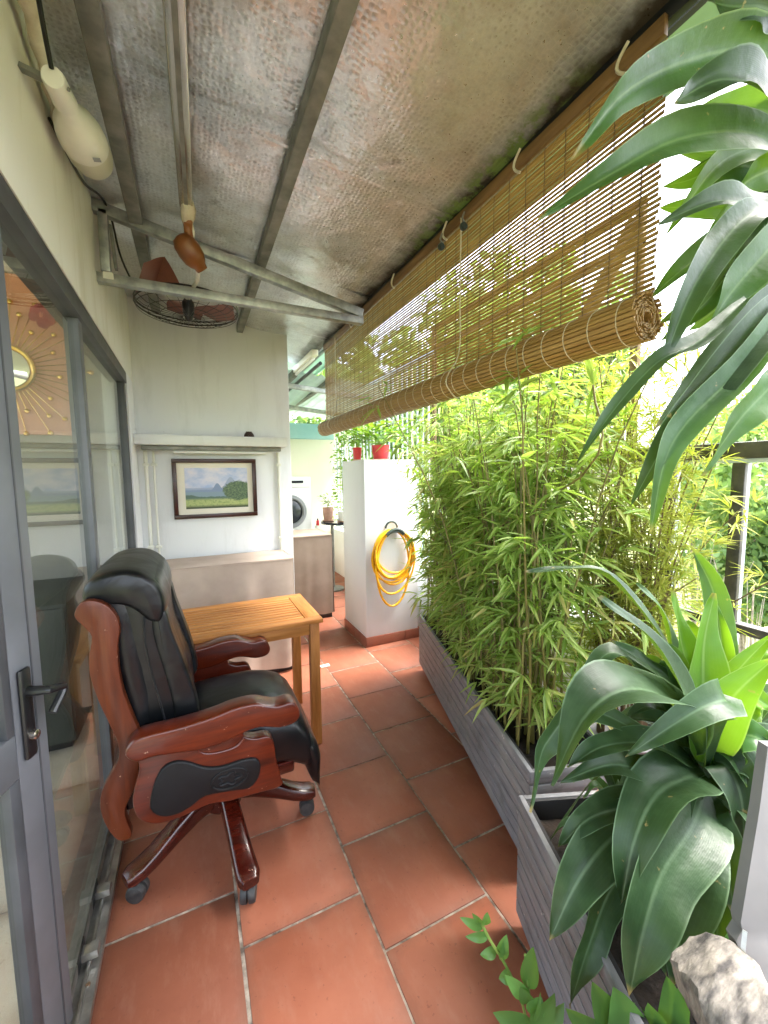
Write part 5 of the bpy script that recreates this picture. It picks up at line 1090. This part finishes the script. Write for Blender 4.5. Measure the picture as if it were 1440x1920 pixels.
for k in range(11):
    a = rl.uniform(3.5, 5.9); r_ = rl.uniform(170, 270); tx, ty = 1318+r_*math.cos(a), 1410+r_*math.sin(a); dd = rl.uniform(1.08, 1.2)
    low.append(([(1318, 1430, 1.08), (1318+(tx-1318)*.35, 1430+(ty-1430)*.45, dd), (1318+(tx-1318)*.75, 1430+(ty-1430)*.85, dd), (tx+12*math.cos(a), ty+rl.uniform(0, 30), dd)], rl.uniform(34, 56), rl.choice(('dark', 'mid', 'mid', 'lime')), (rl.uniform(-.4, .4), -.8, rl.uniform(.1, .7))))
uc = at(1500, 330, .97)
ldr = dracaena('dracaena', 'broad-leaved dracaena spreading over the near grey planter', None, low, [(1.06, .52, .39), (1.10, .53, .5), at(1315, 1460, 1.03), at(1316, 1400, 1.05)])
rosette(ldr, Vector((1.17, .56, .66)), 26, 12, .26, .42, .045, .068, ('dark', 'dark', 'mid'), .25, 1.25)
rosette(ldr, Vector((1.03, .66, .50)), 13, 31, .18, .27, .036, .052, ('dark', 'mid'), .35, 1.2)
dracaena('dracaena', 'tall dracaena with long drooping leaves hanging in from the right', None, hi, [(1.32, -.12, 0), (1.26, -.06, .9), uc+Vector((.05, -.04, -.4)), uc])
td = thing('plant_tub', 'clay tub at the right rooting the tall drooping dracaena', 'plant pot', (1.32, -.12, 0)); part('tub', MB().lathe([(.12, .0), (.14, .02), (.18, .34), (.19, .36), (.17, .36), (.16, .3), (.01, .3)], (1.32, -.12, 0), (0, 0, 1), 26), 'terra_pot', td); part('soil', MB().lathe([(.16, .301), (.01, .32)], (1.32, -.12, 0), (0, 0, 1), 20), 'soil', td)

# ------------------------------------------------------------------ foreground plants, rock, board, snail
def stemplant(name, label, base, stems, m):
    t = thing(name, label, 'plant', base)
    for path, leaves in stems:
        P = [at(*q) for q in path]; part('stem', MB().tube(crom(P, 10), .0032, 6), 'stem', t)
        for (px, py, tx, ty, w, dd) in leaves:
            a, b = at(px, py, dd), at(tx, ty, dd-.01); md_ = (a+b)/2+cu*.004-fw*.006
            part('leaf', big_leaf([a, md_, b], w*dd/F_PX, (cu*.5-fw*.85+cr*random.uniform(-.4, .4)).normalized(), 8, .1, .01), m, t, ang=80, fix=False)
    return t
d0 = .88
stemplant('small_leaf_plant', 'slender small-leaved sprig in front of the near planter', at(985, 2050, .95), [
 ([(1010, 2060, .93), (985, 1900, .92), (948, 1810, .91), (920, 1765, .9), (900, 1725, .9)], [(905, 1740, 862, 1720, 16, .9), (903, 1732, 885, 1712, 12, .9), (915, 1755, 872, 1756, 16, .9), (908, 1735, 914, 1710, 16, .9), (930, 1782, 900, 1790, 18, .91), (935, 1790, 950, 1752, 20, .91), (942, 1800, 945, 1760, 18, .91), (955, 1825, 935, 1835, 22, .91)]),
 ([(1010, 2060, .9), (1000, 1940, .88), (990, 1850, .87), (985, 1790, .87)], [(988, 1870, 946, 1828, 26, .87), (988, 1850, 1000, 1775, 32, .87), (990, 1880, 976, 1850, 26, .87), (995, 1900, 1016, 1870, 30, .87), (998, 1930, 924, 1898, 34, .87), (1000, 1930, 1040, 1862, 34, .86), (1000, 1950, 960, 1925, 30, .87), (1005, 1960, 1058, 1880, 34, .86), (1002, 1915, 1013, 1860, 10, .85)])], 'zz_leaf')
stemplant('round_leaf_plant', 'low plant with rounded glossy leaves at the bottom right', at(1180, 2050, .8), [
 ([(1180, 2100, .82), (1170, 1980, .8), (1165, 1900, .8)], [(1165, 1960, 1110, 1840, 60, .8), (1190, 1980, 1150, 1850, 80, .79), (1150, 1960, 1060, 1890, 50, .8), (1200, 1960, 1190, 1880, 50, .8)]),
 ([(1270, 2100, .8), (1265, 1980, .78), (1262, 1900, .78)], [(1262, 1940, 1250, 1830, 52, .78), (1280, 1930, 1292, 1790, 54, .78), (1300, 1900, 1340, 1750, 48, .8), (1240, 1950, 1215, 1880, 46, .78), (1330, 1840, 1385, 1720, 46, .86)])], 'zz_leaf')
def rock(c, r, seed):
    rr = np.random.default_rng(seed); bm = bmesh.new(); bmesh.ops.create_icosphere(bm, subdivisions=4, radius=1)
    dirs = rr.normal(size=(16, 3)); dirs /= np.linalg.norm(dirs, axis=1)[:, None]; hs_ = rr.uniform(.62, .95, 16)
    for v in bm.verts:
        q = np.array(v.co); k = min([1.]+[h/max(1e-3, float(q@d)) for h, d in zip(hs_, dirs) if q@d > .2]); n_ = .03*math.sin(q[0]*9+q[2]*7)*math.sin(q[1]*11)
        v.co = Vector(((q*(k+n_))[0]*r[0]+c[0], (q*(k+n_))[1]*r[1]+c[1], (q*(k+n_))[2]*r[2]+c[2]))
    return bm
me = bpy.data.meshes.new('rock'); bm = rock(at(1375, 1885, .62), (.082, .08, .07), 4); bm.to_mesh(me); bm.free(); me.materials.append(MT['rock']); me.shade_smooth(); me.set_sharp_from_angle(angle=R(28))
o = link(bpy.data.objects.new('rock', me)); tag(o, 'pale jagged rock in the bottom right corner', 'rock')
rp = at(1375, 1885, .62)
pe = part('rock_stand', MB().lathe([(.09, 0), (.09, .03), (.05, .06), (.045, rp.z-.10), (.05, rp.z-.07), (.05, rp.z-.045)], (rp.x, rp.y, 0), (0, 0, 1), 24), 'planter_dark'); tag(pe, 'dark pedestal under the pale jagged rock', 'stand')
bp = [at(1436, 1430, .72), at(1372, 1775, .66), at(1385, 1960, .6)]
bd = thing('leaning_board', 'light grey painted board leaning at the bottom right edge', 'board', (bp[2].x, bp[2].y, 0)); bdz = []
edge = [at(1440, 1400, .74), at(1424, 1520, .715), at(1404, 1640, .69), at(1389, 1730, .672), at(1392, 1745, .67), at(1380, 1765, .667), at(1388, 1790, .66), at(1372, 1815, .656), at(1378, 1850, .65), at(1400, 1890, .64), at(1440, 1930, .63)]
bo = [p+cr*.22 for p in edge]; nn = (fw*.02)
mb = MB(); n = len(edge); mb.add(edge+bo+[p+nn for p in edge]+[p+nn for p in bo], [(i, i+1, n+i+1, n+i) for i in range(n-1)]+[(2*n+i, 3*n+i, 3*n+i+1, 2*n+i+1) for i in range(n-1)]+[(i, 2*n+i, 2*n+i+1, i+1) for i in range(n-1)]+[(n+i, n+i+1, 3*n+i+1, 3*n+i) for i in range(n-1)]+[(0, n, 3*n, 2*n), (n-1, 3*n-1, 4*n-1, 2*n-1)])
part('panel', mb, 'board', bd, ang=30)
part('metal_strip', MB().bar(at(1397, 1745, .664), at(1390, 1810, .65), .006, .004), 'bright_alu', bd)
part('foot', MB().tube([at(1500, 1930, .63)+fw*.01, Vector((at(1500, 1930, .63).x, at(1500, 1930, .63).y, 0))], .012, 8), 'old_galv', bd)
sn = thing('snail_ornament', 'pinkish clay snail ornament on the soil under the dracaena', 'ornament', (1.135, .785, .39)); sc_ = Vector((1.135, .785, .452))
sp = [sc_+cr*(.034*(1-k/60)*math.cos(k*.32))+cu*(.03*(1-k/60)*math.sin(k*.32))-fw*(.0004*k) for k in range(48)]
part('shell', MB().tube(sp, [.014*(1-k/64)+.002 for k in range(48)], 10), 'terra_pot', sn, ang=80)
part('body', MB().tube(crom([sc_+Vector((-.05, 0, -.035)), sc_+Vector((0, 0, -.045)), sc_+Vector((.05, -.01, -.04)), sc_+Vector((.075, -.01, -.005))], 12), [.008, .012, .016, .018, .02, .02, .018, .017, .016, .015, .014, .013, .008], 10), 'terra_pot', sn, ang=80)
cw = Vector((1.06, .70, 0)); o = part('clay_shard', MB().lathe([(.05, -.03), (.055, .0), (.045, .02), (.03, .028)], (cw.x, cw.y, .405), (.2, .1, 1), 14), 'terra_pot'); tag(o, 'rounded brown clay piece on the soil below the snail', 'ornament')
pp = ony(3.1, 608, 1224); o = part('paper_scrap', B((.835, 2.93, .001), (.905, 2.965, .006)), 'paper'); tag(o, 'small white scrap on the tiles behind the table', 'scrap')

# ------------------------------------------------------------------ trees beyond the balcony
def crown_mesh(name, seed, rx, rz, n, ls, m):
    rr = np.random.default_rng(seed); cl = rr.normal(size=(34, 3)); cl /= np.linalg.norm(cl, axis=1)[:, None]; cl *= rr.uniform(.45, .95, 34)[:, None]*np.array([rx, rx, rz]); cr_ = rr.uniform(.22, .42, 34)*rx
    k = rr.integers(0, 34, n); q = rr.normal(size=(n, 3)); q /= np.linalg.norm(q, axis=1)[:, None]; c = cl[k]+q*(cr_[k]*rr.uniform(.55, 1.05, n))[:, None]
    a = rr.normal(size=(n, 3)); a /= np.linalg.norm(a, axis=1)[:, None]; b = np.cross(a, q+rr.normal(size=(n, 3))*.5); b /= np.linalg.norm(b, axis=1)[:, None]; l = (ls*rr.uniform(.6, 1.4, n))[:, None]
    v = np.stack([c-a*l, c+b*l*.5, c+a*l, c-b*l*.5], 1).reshape(-1, 3); me = bpy.data.meshes.new(name); me.from_pydata(v.tolist(), [], [(4*i, 4*i+1, 4*i+2, 4*i+3) for i in range(n)]); me.materials.append(MT[m]); return me
crowns = [crown_mesh('crown', 10+i, 2.3, 2.6, 9000, .13, 'tree_leaf') for i in range(3)]
def trunk_mesh(seed, H):
    rr = random.Random(seed); mb = MB(); mb.tube([(0, 0, 0), (rr.uniform(-.1, .1), 0, H*.4), (rr.uniform(-.3, .3), rr.uniform(-.3, .3), H*.8)], [.2, .15, .09], 8)
    for k in range(7):
        a = rr.uniform(0, 6.28); z = H*rr.uniform(.4, .75); mb.tube([(0, 0, z), (math.cos(a)*.7, math.sin(a)*.7, z+.8), (math.cos(a)*1.5, math.sin(a)*1.5, z+1.5)], [.08, .05, .02], 5)
    return mb.mesh('trunk', MT['bark'])
trunks = [trunk_mesh(i, 9) for i in range(3)]
TS = [(17, 7.2, 1.15, 1.05, 'rounded light green tree seen between the railing posts'), (15.5, 4.0, 1.1, .95, 'bushy tree behind the near railing post at the right edge'), (21, 10.5, 1.3, 1.25, 'tall tree behind the yellowish feathery shrub'), (13, 11.5, 1.3, 1.75, 'tall tree showing dark through the middle of the blind'), (11, 15, 1.2, 1.55, 'tree showing through the far half of the blind'), (16, 19, 1.4, 1.7, 'broad tree beyond the far end of the bamboo'), (24, 4.5, 1.4, 1.15, 'distant round tree crown at the right picture edge'), (26, 8.5, 1.4, 1.25, 'distant tree crown between railing and tall tree'), (9, 20, 1.2, 1.4, 'far tree above the white pillar and red pot'), (6.5, 24, 1.3, 1.4, 'far tree beyond the pale window grille'), (30, 14, 1.5, 1.3, 'most distant tree on the slope behind the bamboo'), (8.2, 11.8, 1.3, 1.6, 'tree showing green through the lower far half of the blind'), (6.0, 14.5, 1.2, 1.5, 'slim tree seen through the blind just above the pillar'), (19, 1.5, 1.2, .95, 'tree at the lower right edge beyond the railing')]
for i, (x, y, s, hz_, lab) in enumerate(TS):
    t = thing('tree', lab, 'tree', (x, y, GZ), 'trees beyond the balcony')
    a = inst('trunk', trunks[i % 3], t, (x, y, GZ), (0, 0, i*1.3), (s, s, hz_)); b = inst('crown', crowns[i % 3], t, (x, y, GZ+8.6*hz_-.3), (0, 0, i*2.1), (s, s, s*1.05))
def bare(seed):
    rr = random.Random(seed); mb = MB()
    for k in range(26):
        a = rr.uniform(0, 6.28); z = rr.uniform(2, 4.5); e = Vector((math.cos(a)*rr.uniform(.3, 1.1), math.sin(a)*rr.uniform(.3, 1.1), z+rr.uniform(1.5, 3))); mb.tube(bez([(0, 0, z), (e.x*.3, e.y*.3, z+1), e], 5), [.03, .024, .018, .014, .01, .006], 5)
    mb.tube([(0, 0, 0), (.05, 0, 3), (.1, .1, 6.5)], [.08, .05, .015], 7); return mb.mesh('branches', MT['bark'])
for i, (x, y, lab) in enumerate(((11.5, 4.6, 'bare pale-branched tree just left of the near railing post'), (11, 3.0, 'bare pale-branched tree right of the near railing post'), (12, 6.0, 'thin bare tree next to the feathery shrub'))):
    t = thing('bare_tree', lab, 'tree', (x, y, GZ), 'bare trees below the balcony'); inst('branches', bare(i), t, (x, y, GZ), None, (1, 1, 1.2))
hb = MB()
for i in range(6500):
    x = random.uniform(6, 26); y = random.uniform(-2, 20); z = GZ+random.random()**2*1.3; d = Vector((random.gauss(0, 1), random.gauss(0, 1), random.uniform(.2, 1))).normalized(); s = d.orthogonal().normalized(); l = random.uniform(.12, .3); p = Vector((x, y, z)); hb.add([p, p+d*l*.5+s*l*.3, p+d*l, p+d*l*.5-s*l*.3], [(0, 1, 2, 3)])
o = part('undergrowth', hb, 'tree_leaf', smooth=False, fix=False); tag(o, 'low green undergrowth on the ground below the balcony', 'undergrowth', kind='stuff')
